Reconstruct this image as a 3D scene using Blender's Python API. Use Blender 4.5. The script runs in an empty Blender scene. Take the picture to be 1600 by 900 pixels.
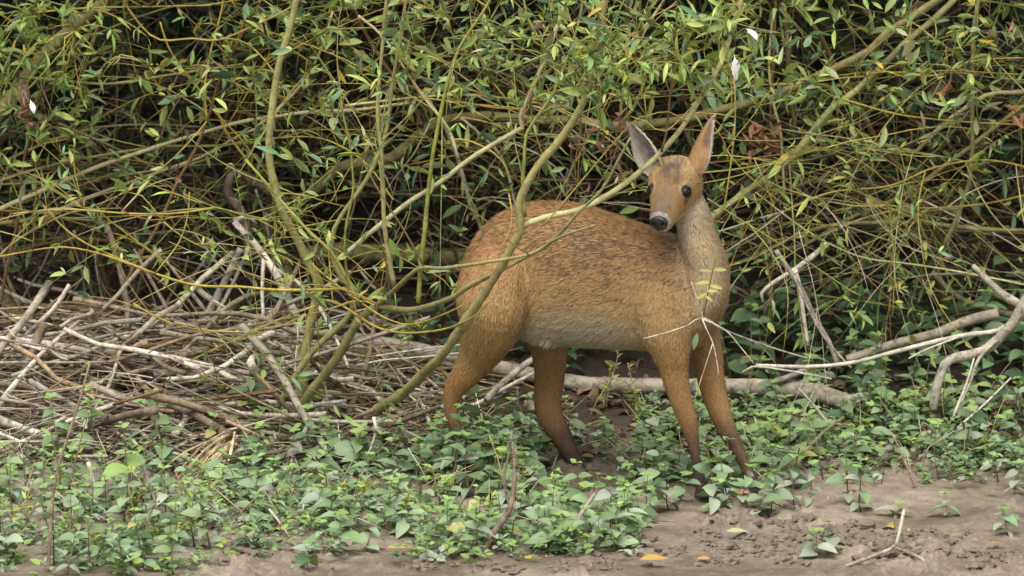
import bpy, bmesh, math, random
import numpy as np
from mathutils import Vector, Matrix, noise, kdtree

R = random.Random(7)
scene = bpy.context.scene
col = scene.collection

# ------------------------------------------------------------------ camera
PITCH = math.radians(10.0)
DIST = 14.0
FPX = DIST * 800.0                        # focal length in photo pixels (1600 wide)
CY, SY = math.cos(PITCH), math.sin(PITCH)
AIM = Vector((0, 0, 0.406))
CAM = AIM + Vector((0, -DIST * CY, DIST * SY))
cd = bpy.data.cameras.new('camera')
cam = bpy.data.objects.new('camera', cd)
col.objects.link(cam)
cam.location = CAM
cam.rotation_euler = (math.radians(90) - PITCH, 0, 0)
cd.sensor_width = 36
cd.lens = FPX / 1600 * 36
cd.clip_start = 0.5
cd.clip_end = 3000
cd.dof.use_dof = True
cd.dof.focus_distance = 13.95
cd.dof.aperture_fstop = 8.0
scene.camera = cam

# ------------------------------------------------------------------ sky, sun, exposure
SUN_EL, SUN_AZ = math.radians(63), math.radians(194)
w = bpy.data.worlds.new('World')
scene.world = w
w.use_nodes = True
nt = w.node_tree
nt.nodes.clear()
sky = nt.nodes.new('ShaderNodeTexSky')
sky.sky_type = 'NISHITA'
sky.sun_disc = False
sky.sun_elevation = SUN_EL
sky.sun_rotation = SUN_AZ
sky.dust_density = 3.0
hsv = nt.nodes.new('ShaderNodeHueSaturation')
hsv.inputs['Saturation'].default_value = 0.22       # cloud-covered sky: nearly neutral
bg = nt.nodes.new('ShaderNodeBackground')
bg.inputs['Strength'].default_value = 0.06
wo = nt.nodes.new('ShaderNodeOutputWorld')
nt.links.new(sky.outputs[0], hsv.inputs['Color'])
nt.links.new(hsv.outputs[0], bg.inputs[0])
nt.links.new(bg.outputs[0], wo.inputs[0])
sd = bpy.data.lights.new('sun', 'SUN')
sd.energy = 1.5
sd.angle = math.radians(50)
sd.color = (1.0, 0.96, 0.9)
sun = bpy.data.objects.new('sun', sd)
col.objects.link(sun)
# direction the light comes from
sdir = Vector((math.sin(SUN_AZ) * math.cos(SUN_EL), math.cos(SUN_AZ) * math.cos(SUN_EL), math.sin(SUN_EL)))
sun.rotation_euler = sdir.to_track_quat('Z', 'Y').to_euler()
scene.view_settings.view_transform = 'Standard'
scene.view_settings.look = 'None'
scene.view_settings.gamma = 1
scene.view_settings.exposure = 1.92
scene.cycles.max_bounces = 6
scene.cycles.diffuse_bounces = 3
scene.cycles.transparent_max_bounces = 4


# ------------------------------------------------------------------ helpers
def P(x, y, Y):
    """photo pixel -> world point on the vertical plane at depth Y"""
    a, b = (x - 800) / FPX, (450 - y) / FPX
    d = Vector((a, CY + b * SY, -SY + b * CY))
    return CAM + d * ((Y - CAM.y) / d.y)


def proj(p):
    d = Vector(p) - CAM
    f = d.y * CY - d.z * SY
    u = d.y * SY + d.z * CY
    return 800 + FPX * d.x / f, 450 - FPX * u / f


def base_h(X, Y):
    t = min(max(0.0, Y - 0.3), 6.0)
    return 0.12 * t * t / (t + 0.25) + 0.012 * noise.noise((X * 1.4, Y * 1.4, 3.1))


def gz(X, Y):
    """ground height with mud relief"""
    h = base_h(X, Y)
    if abs(X) > 1.7 or Y < -2.2 or Y > 2.5:
        return h
    n1 = noise.noise((X * 7, Y * 6, 1.0))
    n2 = noise.noise((X * 21, Y * 17, 5.0))
    n3 = noise.noise((X * 55, Y * 42, 9.0))
    m = noise.noise((X * 3.1 + 4, Y * 3.6, 2.0)) + 0.5 * noise.noise((X * 9, Y * 8, 7.0))
    m = min(1.0, max(0.0, (m - 0.02) * 2.6))
    c = max(0.0, n2 + 0.45 * n3 + 0.12)
    n4 = noise.noise((X * 95, Y * 80, 4.0))
    h += 0.007 * n1 + 0.003 * n3 + 0.0013 * n4 + m * (0.024 * c + 0.008 * abs(n3) + 0.006 * n4)
    return h


def G(x, y):
    """photo pixel -> point on the ground"""
    lo, hi = -4.0, 7.0
    for _ in range(34):
        mid = (lo + hi) / 2
        p = P(x, y, mid)
        if p.z > base_h(p.x, mid):
            lo = mid
        else:
            hi = mid
    p = P(x, y, lo)
    p.z = gz(p.x, p.y)
    return p


def lin(r, g, b):
    f = lambda c: c / 12.92 if c <= 0.04045 else ((c + 0.055) / 1.055) ** 2.4
    return (f(r / 255), f(g / 255), f(b / 255))


def jit(c, v=0.12, h=0.05):
    k = 1 + R.uniform(-v, v)
    return tuple(max(0.004, x * k * (1 + R.uniform(-h, h))) for x in c)


def mesh(name, verts, faces, smooth=True, cols=None):
    me = bpy.data.meshes.new(name)
    me.from_pydata([tuple(v) for v in verts], [], [tuple(f) for f in faces])
    if smooth:
        me.polygons.foreach_set('use_smooth', [True] * len(me.polygons))
    if cols is not None:
        set_cols(me, cols)
    me.update()
    return me


def np_mesh(name, V, F, cols=None, smooth=True):
    """numpy vertices (n,3), faces (m,k)"""
    me = bpy.data.meshes.new(name)
    V = np.asarray(V, np.float32)
    F = np.asarray(F, np.int32)
    m, k = F.shape
    me.vertices.add(len(V))
    me.vertices.foreach_set('co', V.ravel())
    me.loops.add(m * k)
    me.loops.foreach_set('vertex_index', F.ravel())
    me.polygons.add(m)
    me.polygons.foreach_set('loop_start', np.arange(0, m * k, k, dtype=np.int32))
    me.polygons.foreach_set('loop_total', np.full(m, k, np.int32))
    me.polygons.foreach_set('use_smooth', np.full(m, smooth))
    me.update(calc_edges=True)
    me.validate()
    if cols is not None:
        set_cols(me, cols)
    return me


def set_cols(me, cols):
    a = me.color_attributes.new('Col', 'FLOAT_COLOR', 'POINT')
    c = np.ones((len(me.vertices), 4), np.float32)
    c[:, :3] = np.asarray(cols, np.float32)
    a.data.foreach_set('color', c.ravel())


def obj(name, me, mat=None, parent=None, color=None):
    o = bpy.data.objects.new(name, me)
    col.objects.link(o)
    if mat is not None and me is not None and not me.materials:
        me.materials.append(mat)
    if parent is not None:
        o.parent = parent
    if color is not None:
        o.color = (*color, 1)
    return o


def tag(o, label, cat=None, group=None, kind=None):
    o['label'] = label
    if cat:
        o['category'] = cat
    if group:
        o['group'] = group
    if kind:
        o['kind'] = kind
    return o


def thing(name, label, cat, loc=(0, 0, 0), group=None):
    o = bpy.data.objects.new(name, None)
    o.empty_display_size = 0.05
    col.objects.link(o)
    o.location = loc
    return tag(o, label, cat, group)


def crom(pts, vals, step):
    """Catmull-Rom resample of points and per-point values"""
    pts = [Vector(p) for p in pts]
    n = len(pts)
    op, ov = [], []
    for i in range(n - 1):
        p0, p1, p2, p3 = pts[max(i - 1, 0)], pts[i], pts[i + 1], pts[min(i + 2, n - 1)]
        k = max(1, int((p2 - p1).length / step))
        for j in range(k):
            t = j / k
            q = 0.5 * ((2 * p1) + (p2 - p0) * t + (2 * p0 - 5 * p1 + 4 * p2 - p3) * t * t + (3 * p1 - p0 - 3 * p2 + p3) * t ** 3)
            op.append(q)
            ov.append(vals[i] * (1 - t) + vals[i + 1] * t)
    op.append(pts[-1])
    ov.append(vals[-1])
    return op, ov


def tube(pts, rad, sides=6, knob=0.0, flat=1.0):
    """verts, faces of a tapered tube"""
    V, F = [], []
    n = len(pts)
    prev = None
    for i, p in enumerate(pts):
        t = (pts[min(i + 1, n - 1)] - pts[max(i - 1, 0)])
        if t.length < 1e-9:
            t = Vector((0, 0, 1))
        t.normalize()
        if prev is None:
            u = t.cross(Vector((0.13, 0.9, 0.31)))
            if u.length < 1e-4:
                u = t.cross(Vector((1, 0, 0)))
        else:
            u = prev - t * prev.dot(t)
        u.normalize()
        prev = u
        v = t.cross(u)
        r = rad[i] * (1 + (R.uniform(-knob, knob) if knob else 0))
        for k in range(sides):
            a = 2 * math.pi * k / sides
            rr = r * (1 + (R.uniform(-knob, knob) * 0.5 if knob else 0))
            V.append(p + u * (math.cos(a) * rr) + v * (math.sin(a) * rr * flat))
    for i in range(n - 1):
        for k in range(sides):
            k2 = (k + 1) % sides
            F.append((i * sides + k, i * sides + k2, (i + 1) * sides + k2, (i + 1) * sides + k))
    F.append(tuple(range(sides - 1, -1, -1)))
    F.append(tuple((n - 1) * sides + k for k in range(sides)))
    return V, F


# ------------------------------------------------------------------ materials
def new_mat(name):
    m = bpy.data.materials.new(name)
    m.use_nodes = True
    t = m.node_tree
    t.nodes.clear()
    out = t.nodes.new('ShaderNodeOutputMaterial')
    b = t.nodes.new('ShaderNodeBsdfPrincipled')
    t.links.new(b.outputs[0], out.inputs['Surface'])
    return m, t, b, out


def nd(t, typ, **kw):
    n = t.nodes.new(typ)
    for k, v in kw.items():
        if k.startswith('i_'):
            n.inputs[int(k[2:]) if k[2:].isdigit() else k[2:]].default_value = v
        else:
            setattr(n, k, v)
    return n


def src_color(t, src):
    if src == 'obj':
        return nd(t, 'ShaderNodeObjectInfo').outputs['Color']
    a = nd(t, 'ShaderNodeVertexColor')
    a.layer_name = 'Col'
    return a.outputs['Color']


def tex(t, scale, detail=4, rough=0.6, coord='Object', typ='ShaderNodeTexNoise', stretch=None):
    tc = nd(t, 'ShaderNodeTexCoord')
    n = nd(t, typ)
    n.inputs['Scale'].default_value = scale
    if typ == 'ShaderNodeTexNoise':
        n.inputs['Detail'].default_value = detail
        n.inputs['Roughness'].default_value = rough
    if stretch:
        mp = nd(t, 'ShaderNodeMapping')
        mp.inputs['Scale'].default_value = stretch
        t.links.new(tc.outputs[coord], mp.inputs['Vector'])
        t.links.new(mp.outputs[0], n.inputs['Vector'])
    else:
        t.links.new(tc.outputs[coord], n.inputs['Vector'])
    return n


def ramp(t, fac, stops):
    r = nd(t, 'ShaderNodeValToRGB')
    e = r.color_ramp.elements
    while len(e) < len(stops):
        e.new(0.5)
    for i, (p, c) in enumerate(stops):
        e[i].position = p
        e[i].color = (*c, 1) if len(c) == 3 else c
    t.links.new(fac, r.inputs[0])
    return r


def mix(t, fac, a, b, mode='MIX'):
    m = nd(t, 'ShaderNodeMix', data_type='RGBA', blend_type=mode)
    for val, sock in ((fac, m.inputs[0]), (a, m.inputs[6]), (b, m.inputs[7])):
        if isinstance(val, (int, float)):
            sock.default_value = val
        elif isinstance(val, tuple):
            sock.default_value = (*val, 1)
        else:
            t.links.new(val, sock)
    return m.outputs[2]


def bump(t, b, h, strength, dist=0.002):
    n = nd(t, 'ShaderNodeBump')
    n.inputs['Strength'].default_value = strength
    n.inputs['Distance'].default_value = dist
    t.links.new(h, n.inputs['Height'])
    t.links.new(n.outputs[0], b.inputs['Normal'])


def bark_mat(name, src, mott=0.5, rough=0.7, spot=(0.32, 0.30, 0.24), spot_amt=0.35, crack=0.0):
    m, t, b, out = new_mat(name)
    c = src_color(t, src)
    n = tex(t, 38, 5, 0.65)
    k = ramp(t, n.outputs['Fac'], [(0.25, (1 - mott,) * 3), (0.55, (1, 1, 1)), (0.8, (1 + mott * 0.6,) * 3)])
    c2 = mix(t, 1.0, c, k.outputs[0], 'MULTIPLY')
    n0 = tex(t, 9, 3, 0.6)
    k0 = ramp(t, n0.outputs['Fac'], [(0.3, (0.72, 0.66, 0.62)), (0.5, (1, 1, 1)), (0.72, (1.12, 1.14, 1.0))])
    c2 = mix(t, 1.0, c2, k0.outputs[0], 'MULTIPLY')
    n2 = tex(t, 120, 3, 0.6)
    k2 = ramp(t, n2.outputs['Fac'], [(0.6, (0, 0, 0)), (0.72, (spot_amt,) * 3)])
    c3 = mix(t, k2.outputs[0], c2, spot)
    if crack:
        n5 = tex(t, 55, 5, 0.75)
        k5 = ramp(t, n5.outputs['Fac'], [(0.36, (1 - crack,) * 3), (0.46, (1, 1, 1))])
        c3 = mix(t, 1.0, c3, k5.outputs[0], 'MULTIPLY')
    t.links.new(c3, b.inputs['Base Color'])
    b.inputs['Roughness'].default_value = rough
    b.inputs['Specular IOR Level'].default_value = 0.22
    bump(t, b, n2.outputs['Fac'], 0.6, 0.003)
    return m


def leaf_mat(name, src, rough=0.5, vein=0.25, trans=0.3, spec=0.28):
    m, t, b, out = new_mat(name)
    c = src_color(t, src)
    n = tex(t, 60, 4, 0.6)
    k = ramp(t, n.outputs['Fac'], [(0.3, (1 - vein,) * 3), (0.7, (1 + vein,) * 3)])
    c2 = mix(t, 1.0, c, k.outputs[0], 'MULTIPLY')
    t.links.new(c2, b.inputs['Base Color'])
    b.inputs['Roughness'].default_value = rough
    b.inputs['Specular IOR Level'].default_value = spec
    tr = nd(t, 'ShaderNodeBsdfTranslucent')
    tcol = mix(t, 1.0, c2, (1.15, 1.15, 0.55), 'MULTIPLY')
    t.links.new(tcol, tr.inputs['Color'])
    ms = nd(t, 'ShaderNodeMixShader')
    ms.inputs[0].default_value = trans
    t.links.new(b.outputs[0], ms.inputs[1])
    t.links.new(tr.outputs[0], ms.inputs[2])
    t.links.new(ms.outputs[0], out.inputs['Surface'])
    return m


def plain_mat(name, c, rough=0.6, var=0.2, scale=60, spec=0.5, coat=0.0, bmp=0.0):
    m, t, b, out = new_mat(name)
    n = tex(t, scale, 4, 0.6)
    k = ramp(t, n.outputs['Fac'], [(0.3, tuple(x * (1 - var) for x in c)), (0.7, tuple(x * (1 + var) for x in c))])
    t.links.new(k.outputs[0], b.inputs['Base Color'])
    b.inputs['Roughness'].default_value = rough
    b.inputs['Specular IOR Level'].default_value = spec
    b.inputs['Coat Weight'].default_value = coat
    if bmp:
        bump(t, b, n.outputs['Fac'], bmp, 0.002)
    return m


M_BARK = bark_mat('willow_bark', 'obj', 0.4, 0.7, (0.32, 0.30, 0.24), 0.35, 0.35)
M_BARK_S = bark_mat('willow_bark_mass', 'att', 0.35)
M_DEAD = bark_mat('dead_wood', 'obj', 0.65, 0.9, (0.42, 0.39, 0.34), 0.5, 0.6)
M_DEAD_S = bark_mat('dead_wood_mass', 'att', 0.5, 0.85, (0.40, 0.37, 0.32), 0.3)
M_LEAF = leaf_mat('willow_leaf', 'obj')
M_LEAF_S = leaf_mat('willow_leaf_mass', 'att')
M_DRY = leaf_mat('dry_leaf', 'obj', 0.7, 0.4, 0.15, 0.2)
M_MINT = leaf_mat('mint_leaf', 'obj', 0.55, 0.22, 0.22, 0.35)
M_STEM = bark_mat('mint_stem', 'obj', 0.25, 0.6, (0.2, 0.2, 0.1), 0.1)


def mud_material():
    m, t, b, out = new_mat('mud')
    n1 = tex(t, 2.2, 6, 0.62)
    n2 = tex(t, 26, 6, 0.7)
    n3 = tex(t, 150, 4, 0.7)
    dry, wet = (0.225, 0.186, 0.140), (0.105, 0.084, 0.062)
    c = ramp(t, n1.outputs['Fac'], [(0.40, wet), (0.60, dry)])
    k = ramp(t, n2.outputs['Fac'], [(0.3, (0.62, 0.6, 0.58)), (0.55, (1, 1, 1)), (0.75, (1.15, 1.14, 1.12))])
    c2 = mix(t, 1.0, c.outputs[0], k.outputs[0], 'MULTIPLY')
    k3 = ramp(t, n3.outputs['Fac'], [(0.3, (0.75, 0.74, 0.72)), (0.7, (1.2, 1.2, 1.2))])
    c3 = mix(t, 1.0, c2, k3.outputs[0], 'MULTIPLY')
    # soil rich in rotted leaves under the bushes, further up the bank, its brown darkened to carry shade
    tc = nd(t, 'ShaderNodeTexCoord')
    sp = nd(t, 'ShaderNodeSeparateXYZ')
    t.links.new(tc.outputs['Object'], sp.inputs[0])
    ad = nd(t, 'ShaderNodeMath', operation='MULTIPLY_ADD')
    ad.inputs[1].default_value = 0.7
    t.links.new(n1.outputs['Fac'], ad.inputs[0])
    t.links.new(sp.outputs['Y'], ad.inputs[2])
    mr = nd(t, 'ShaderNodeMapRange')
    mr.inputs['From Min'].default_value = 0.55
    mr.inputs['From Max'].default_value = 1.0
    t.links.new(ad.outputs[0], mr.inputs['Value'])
    hum_shade = mix(t, 1.0, k.outputs[0], (0.036, 0.027, 0.019), 'MULTIPLY')
    c4 = mix(t, mr.outputs[0], c3, hum_shade)
    t.links.new(c4, b.inputs['Base Color'])
    rr = ramp(t, n1.outputs['Fac'], [(0.35, (0.5,) * 3), (0.6, (0.85,) * 3)])
    t.links.new(rr.outputs[0], b.inputs['Roughness'])
    b.inputs['Specular IOR Level'].default_value = 0.35
    bump(t, b, n3.outputs['Fac'], 0.6, 0.004)
    return m


M_MUD = mud_material()
M_CLOD = plain_mat('mud_clod', (0.125, 0.100, 0.074), 0.8, 0.3, 90, 0.3, 0, 0.6)


# ------------------------------------------------------------------ ground
def axis(lo, hi, step, far):
    a = list(np.arange(lo, hi + 1e-6, step))
    s, x = step, hi
    up = []
    while x < far:
        s *= 1.28
        x += s
        up.append(x)
    s, x = step, lo
    dn = []
    while x > -far:
        s *= 1.28
        x -= s
        dn.append(x)
    return np.array(dn[::-1] + a + up)


xs = axis(-1.2, 1.2, 0.0052, 1200)
ys = axis(-1.1, 0.5, 0.0065, 1200)
nx, ny = len(xs), len(ys)
V = np.zeros((ny, nx, 3), np.float32)
for j, yy in enumerate(ys):
    for i, xx in enumerate(xs):
        V[j, i] = (xx, yy, gz(xx, yy))
idx = np.arange(nx * ny).reshape(ny, nx)
F = np.stack([idx[:-1, :-1], idx[:-1, 1:], idx[1:, 1:], idx[1:, :-1]], -1).reshape(-1, 4)
ground = obj('ground', np_mesh('ground', V.reshape(-1, 3), F), M_MUD)
tag(ground, 'bare grey brown mud bank with soft lumps', kind='structure')

# ------------------------------------------------------------------ leaf shapes
def leaf_shape(name, wid, rows, bend=0.25, fold=0.25, peak=0.45, serr=0.0, twist=0.0, cols_n=2):
    """blade along +Y, unit length, folded on its midrib; real little thickness is given by the fold and bend"""
    V, F = [], []
    for i, t in enumerate(rows):
        if t <= peak:
            w_ = math.sin(0.5 * math.pi * t / peak) ** 0.8
        else:
            w_ = math.cos(0.5 * math.pi * (t - peak) / (1 - peak)) ** 0.85
        w_ = max(w_, 0.04) * wid * 0.5
        if serr and i % 2:
            w_ *= 1 - serr
        z = -bend * t * t
        y = t * (1 - 0.25 * abs(bend) * t)
        tw = twist * t
        for s in range(-cols_n, cols_n + 1):
            u = s / cols_n
            x_, z_ = w_ * u, fold * w_ * (abs(u) ** 1.3) * 1.2
            V.append((x_ * math.cos(tw) - z_ * math.sin(tw), y, z + x_ * math.sin(tw) + z_ * math.cos(tw)))
    c = 2 * cols_n + 1
    for i in range(len(rows) - 1):
        for s in range(c - 1):
            F.append((i * c + s, i * c + s + 1, (i + 1) * c + s + 1, (i + 1) * c + s))
    return np.array(V), np.array(F)


W_ROWS = (0, 0.12, 0.35, 0.62, 0.85, 1)
LEAFS = {}
for k_, args in {
    'slim': (0.20, W_ROWS, 0.30, 0.35, 0.42, 0, 0.3, 1),
    'wide': (0.32, W_ROWS, 0.22, 0.30, 0.45, 0, -0.3, 1),
    'curl': (0.22, W_ROWS, 0.75, 0.40, 0.40, 0, 0.6, 1),
    'tiny': (0.30, (0, 0.3, 0.65, 1), 0.15, 0.35, 0.45, 0, 0.0, 1),
    'mint': (0.62, (0, 0.07, 0.2, 0.36, 0.54, 0.72, 0.87, 1), 0.28, 0.22, 0.36, 0.0, 0.1, 2),
    'mint2': (0.66, (0, 0.07, 0.2, 0.36, 0.54, 0.72, 0.87, 1), 0.12, 0.32, 0.38, 0.0, -0.15, 2),
    'mintcurl': (0.58, (0, 0.07, 0.2, 0.36, 0.54, 0.72, 0.87, 1), 0.55, 0.18, 0.38, 0.0, 0.3, 2),
    'dead': (0.50, W_ROWS, 1.1, 1.0, 0.45, 0.2, 0.9, 2),
    'flat': (0.36, W_ROWS, 0.1, 0.25, 0.45, 0, 0.2, 1),
}.items():
    v_, f_ = leaf_shape(k_, *args)
    LEAFS[k_] = (v_, f_, {})


def leaf_mesh(kind, mat):
    v_, f_, cache = LEAFS[kind]
    if mat.name not in cache:
        me = np_mesh('leaf_' + kind, v_, f_)
        me.materials.append(mat)
        cache[mat.name] = me
    return cache[mat.name]


def leaf_matrix(p, d, n, L, wide=1.0):
    d = Vector(d).normalized()
    n = Vector(n)
    s = d.cross(n)
    if s.length < 1e-3:
        s = d.cross(Vector((0.3, 1, 0.2)))
    s.normalize()
    n = s.cross(d)
    m = Matrix((( s.x * L * wide, d.x * L, n.x * L, p[0]),
                ( s.y * L * wide, d.y * L, n.y * L, p[1]),
                ( s.z * L * wide, d.z * L, n.z * L, p[2]),
                (0, 0, 0, 1)))
    return m


def rvec(zb=0.0):
    while True:
        v = Vector((R.uniform(-1, 1), R.uniform(-1, 1), R.uniform(-1, 1)))
        if 0.05 < v.length < 1:
            v.normalize()
            v.z += zb
            return v.normalized()


# leaf colours (surface colours, but the darkest green carries painted thicket shade)
LC = {
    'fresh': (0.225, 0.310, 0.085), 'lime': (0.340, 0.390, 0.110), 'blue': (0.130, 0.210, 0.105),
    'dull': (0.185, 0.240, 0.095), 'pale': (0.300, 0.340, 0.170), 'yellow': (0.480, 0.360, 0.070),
    'brown': (0.215, 0.125, 0.080), 'shade_green': (0.045, 0.085, 0.042),
}


def pick_leaf_color(bias='mix'):
    r = R.random()
    if bias == 'bright':
        k = 'fresh' if r < 0.5 else 'lime' if r < 0.75 else 'blue' if r < 0.86 else 'dull' if r < 0.96 else 'yellow'
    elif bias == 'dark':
        k = 'shade_green' if r < 0.5 else 'blue' if r < 0.85 else 'dull'
    else:
        k = 'fresh' if r < 0.28 else 'lime' if r < 0.45 else 'blue' if r < 0.64 else 'dull' if r < 0.83 else 'pale' if r < 0.92 else 'yellow' if r < 0.932 else 'brown' if r < 0.955 else 'shade_green'
    return jit(LC[k], 0.22, 0.10)


# bark colours
BC = {
    'olive': lin(140, 134, 88), 'green': lin(128, 130, 66), 'yellow': lin(158, 140, 68), 'pale': lin(176, 168, 124),
    'brown': lin(112, 92, 56), 'red': lin(134, 84, 58), 'dark': lin(78, 68, 50), 'grey': lin(150, 142, 126),
    'white': lin(192, 184, 168), 'tan': lin(160, 140, 112), 'greybrown': lin(122, 108, 90),
}


# keep free growth off the animal and its head: a coarse outline in the picture
def over_deer(x, y):
    return (690 < x < 1150 and 300 < y < 800) or (970 < x < 1125 and 170 < y < 380)


class Shrub:
    def __init__(s, name, label, group, base, cat='shrub'):
        s.root = thing(name, label, cat, base, group)
        s.base = Vector(base)
        s.lines = []                # (points, radii)
        s.leaves = []               # (matrix, kind, colour, length)
        s.twigs = []                # (points, radii, colour)

    def local(s, pts):
        return [p - s.base for p in pts]

    def branch(s, pts, r0, r1, colour, name='branch', spawn=True, sides=8, knob=0.085):
        n = len(pts)
        rad = [0.86 * (r0 + (r1 - r0) * i / (n - 1)) for i in range(n)]
        pts, rad = crom(pts, rad, 0.018)
        if r0 > 0.003:                       # swollen nodes
            for i in range(2, len(rad) - 2):
                if R.random() < 0.09:
                    rad[i] *= R.uniform(1.08, 1.25)
        # slight natural wander
        ph = R.uniform(0, 99)
        for i, p in enumerate(pts):
            wv = noise.noise_vector((p.x * 9 + ph, p.y * 9, p.z * 9)) * min(0.004, rad[i] * 0.5)
            pts[i] = p + wv
        v, f = tube(s.local(pts), rad, sides, knob)
        me = mesh(name, v, f)
        obj(name, me, M_BARK, s.root, jit(BC[colour] if isinstance(colour, str) else colour, 0.1, 0.04))
        if spawn:
            s.lines.append((pts, rad))
        return pts, rad

    def add_leaf(s, p, d, n, L, kind=None, colour=None, bias='mix', wide=1.0):
        if kind is None:
            kind = R.choices(('slim', 'wide', 'curl', 'tiny'), (4, 3, 2, 2))[0]
        if colour is None:
            colour = pick_leaf_color(bias)
        s.leaves.append((leaf_matrix(Vector(p), d, n, L, wide), kind, colour, L))

    def sprout(s, p, d, size=0.02, n=5, bias='bright'):
        d = Vector(d).normalized()
        for i in range(n):
            dd = (d * 0.8 + rvec(0.15) * 0.9).normalized()
            s.add_leaf(Vector(p) + d * (0.002 * i), dd, rvec(0.9), size * 1.2 * R.uniform(0.6, 1.35), bias=bias)

    def spray(s, p, d, size=0.02, n=5, bias='bright'):
        """a sprout on its own twig, grown from the nearest branch of the shrub"""
        p = Vector(p)
        best = min((q for pts, rad in s.lines for q in pts[::3]), key=lambda q: (q - p).length_squared + .3 * max(0, q.z - p.z) ** 2)
        m = (best + p) / 2 + Vector((R.gauss(0, .012), R.gauss(0, .012), R.uniform(0, .03)))
        q, rr = crom([best, m, p], [R.uniform(.0012, .0018), .0012, .0007], .02)
        s.twigs.append((q, rr, jit(BC[R.choice(('yellow', 'green', 'olive', 'green'))], .2, .06)))
        s.sprout(p, d, size, n, bias)
        for k in range(len(q) // 2, len(q) - 1):
            if R.random() < .5:
                s.add_leaf(q[k], (p - best).normalized() * .4 + rvec(), rvec(.8), size * R.uniform(.8, 1.4), bias=bias)

    def leafy(s, pts, leafiness, size, bias):
        L = 0
        for i in range(1, len(pts)):
            seg = pts[i] - pts[i - 1]
            L += seg.length
            frac = i / len(pts)
            if L > 0.022:
                L = 0
                if R.random() < leafiness * (0.45 + 0.8 * frac):
                    d = seg.normalized()
                    if R.random() < 0.3:
                        s.sprout(pts[i], d * 0.5 + rvec(0.4), size * 0.8, R.randint(3, 6), bias)
                    else:
                        for q in range(R.choice((1, 1, 2))):
                            dd = (d * 0.6 + rvec(-0.05)).normalized()
                            s.add_leaf(pts[i], dd, rvec(0.8), size * 1.25 * R.uniform(0.6, 1.7), bias=bias)

    def grow(s, start, d, L, droop=0.25, curl=0.6, n=12):
        pts = [Vector(start)]
        d = Vector(d).normalized()
        ax = rvec()
        ax.y *= 2.5
        ax.normalize()
        c = R.uniform(-curl, curl)
        for i in range(n):
            d = Matrix.Rotation(c / n + R.uniform(-0.10, 0.10), 3, ax) @ d
            d.z -= droop / n
            d.normalize()
            pts.append(pts[-1] + d * (L / n))
        return pts

    def fill(s, n, lo=0.15, hi=0.5, leafiness=0.35, size=0.026, bias='mix', colours=('yellow', 'green', 'olive', 'brown'), r=(0.0012, 0.0024),
             dirf=None, box=None, keep_off=True, second=0.4):
        made = tries = 0
        while made < n and tries < n * 14:
            tries += 1
            pts, rad = R.choice(s.lines)
            i = R.randrange(len(pts))
            p = pts[i]
            x, y = proj(p)
            if box and not (box[0] < x < box[2] and box[1] < y < box[3]):
                continue
            if dirf:
                d = dirf()
            else:
                d = Vector((R.gauss(0, 1), R.gauss(0, 0.45), R.gauss(0.25, 0.6)))
            L = R.uniform(lo, hi)
            q = s.grow(p, d, L, R.uniform(-0.1, 0.7), R.choice((0.5, 0.9, 1.6)))
            bad = False
            for k in q:
                if k.z < gz(k.x, k.y) + 0.01:
                    bad = True
                if keep_off and k.y < 0.36 and over_deer(*proj(k)):
                    bad = True
            if bad:
                continue
            made += 1
            r0 = min(R.uniform(*r), rad[i] * 0.9)
            c = jit(BC[R.choice(colours)], 0.2, 0.06)
            rr = [r0 + (r0 * 0.42 - r0) * k / (len(q) - 1) for k in range(len(q))]
            q2, rr = crom(q, rr, 0.02)
            s.twigs.append((q2, rr, c))
            s.leafy(q2, leafiness, size, bias)
            if R.random() < second:
                s.lines.append((q2, rr))

    def finish(s, n_leaf=300, n_twig=290):
        def key(tw):
            m = tw[0][len(tw[0]) // 2]
            x, y = proj(m)
            inside = -60 < x < 1660 and -60 < y < 960
            return (0 if inside else 1, -len(tw[0]) * tw[1][0])
        s.twigs.sort(key=key)
        for pts, rad, c in s.twigs[:n_twig]:
            v, f = tube(s.local(pts), rad, 5, 0.07)
            obj('twig', mesh('twig', v, f), M_BARK, s.root, c)
        rest = s.twigs[n_twig:]
        if rest:
            VV, FF, CC = [], [], []
            for pts, rad, c in rest:
                v, f = tube(s.local(pts), rad, 4)
                o = len(VV)
                VV += v
                FF += [tuple(o + k for k in q) for q in f]
                CC += [c] * len(v)
            o = obj('fine_twigs', mesh('fine_twigs', VV, FF, True, CC), M_BARK_S, s.root)
            o['kind'] = 'stuff'

        def lkey(l):
            x, y = proj(l[0].translation)
            inside = 0 < x < 1600 and 0 < y < 900
            return (0 if inside else 1, -l[3] * (1 if l[1] != 'tiny' else 0.7))
        s.leaves.sort(key=lkey)
        T = Matrix.Translation(-s.base)
        for m, k, c, L in s.leaves[:n_leaf]:
            o = obj('leaf', leaf_mesh(k, M_DRY if k == 'dead' else M_LEAF), None, s.root, c)
            o.matrix_local = T @ m
        rest = s.leaves[n_leaf:]
        if rest:
            leaf_mass('small_leaves', [(T @ m, k, c) for m, k, c, L in rest], s.root)


def leaf_mass(name, items, parent=None, mat=None):
    VV, FF, CC = [], [], []
    o = 0
    for m, k, c in items:
        v, f, _ = LEAFS[k]
        M = np.array(m)
        VV.append(v @ M[:3, :3].T + M[:3, 3])
        FF.append(f + o)
        CC.append(np.tile(np.array(c), (len(v), 1)))
        o += len(v)
    ob = obj(name, np_mesh(name, np.concatenate(VV), np.concatenate(FF), np.concatenate(CC)), mat or M_LEAF_S, parent)
    ob['kind'] = 'stuff'
    return ob


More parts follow.
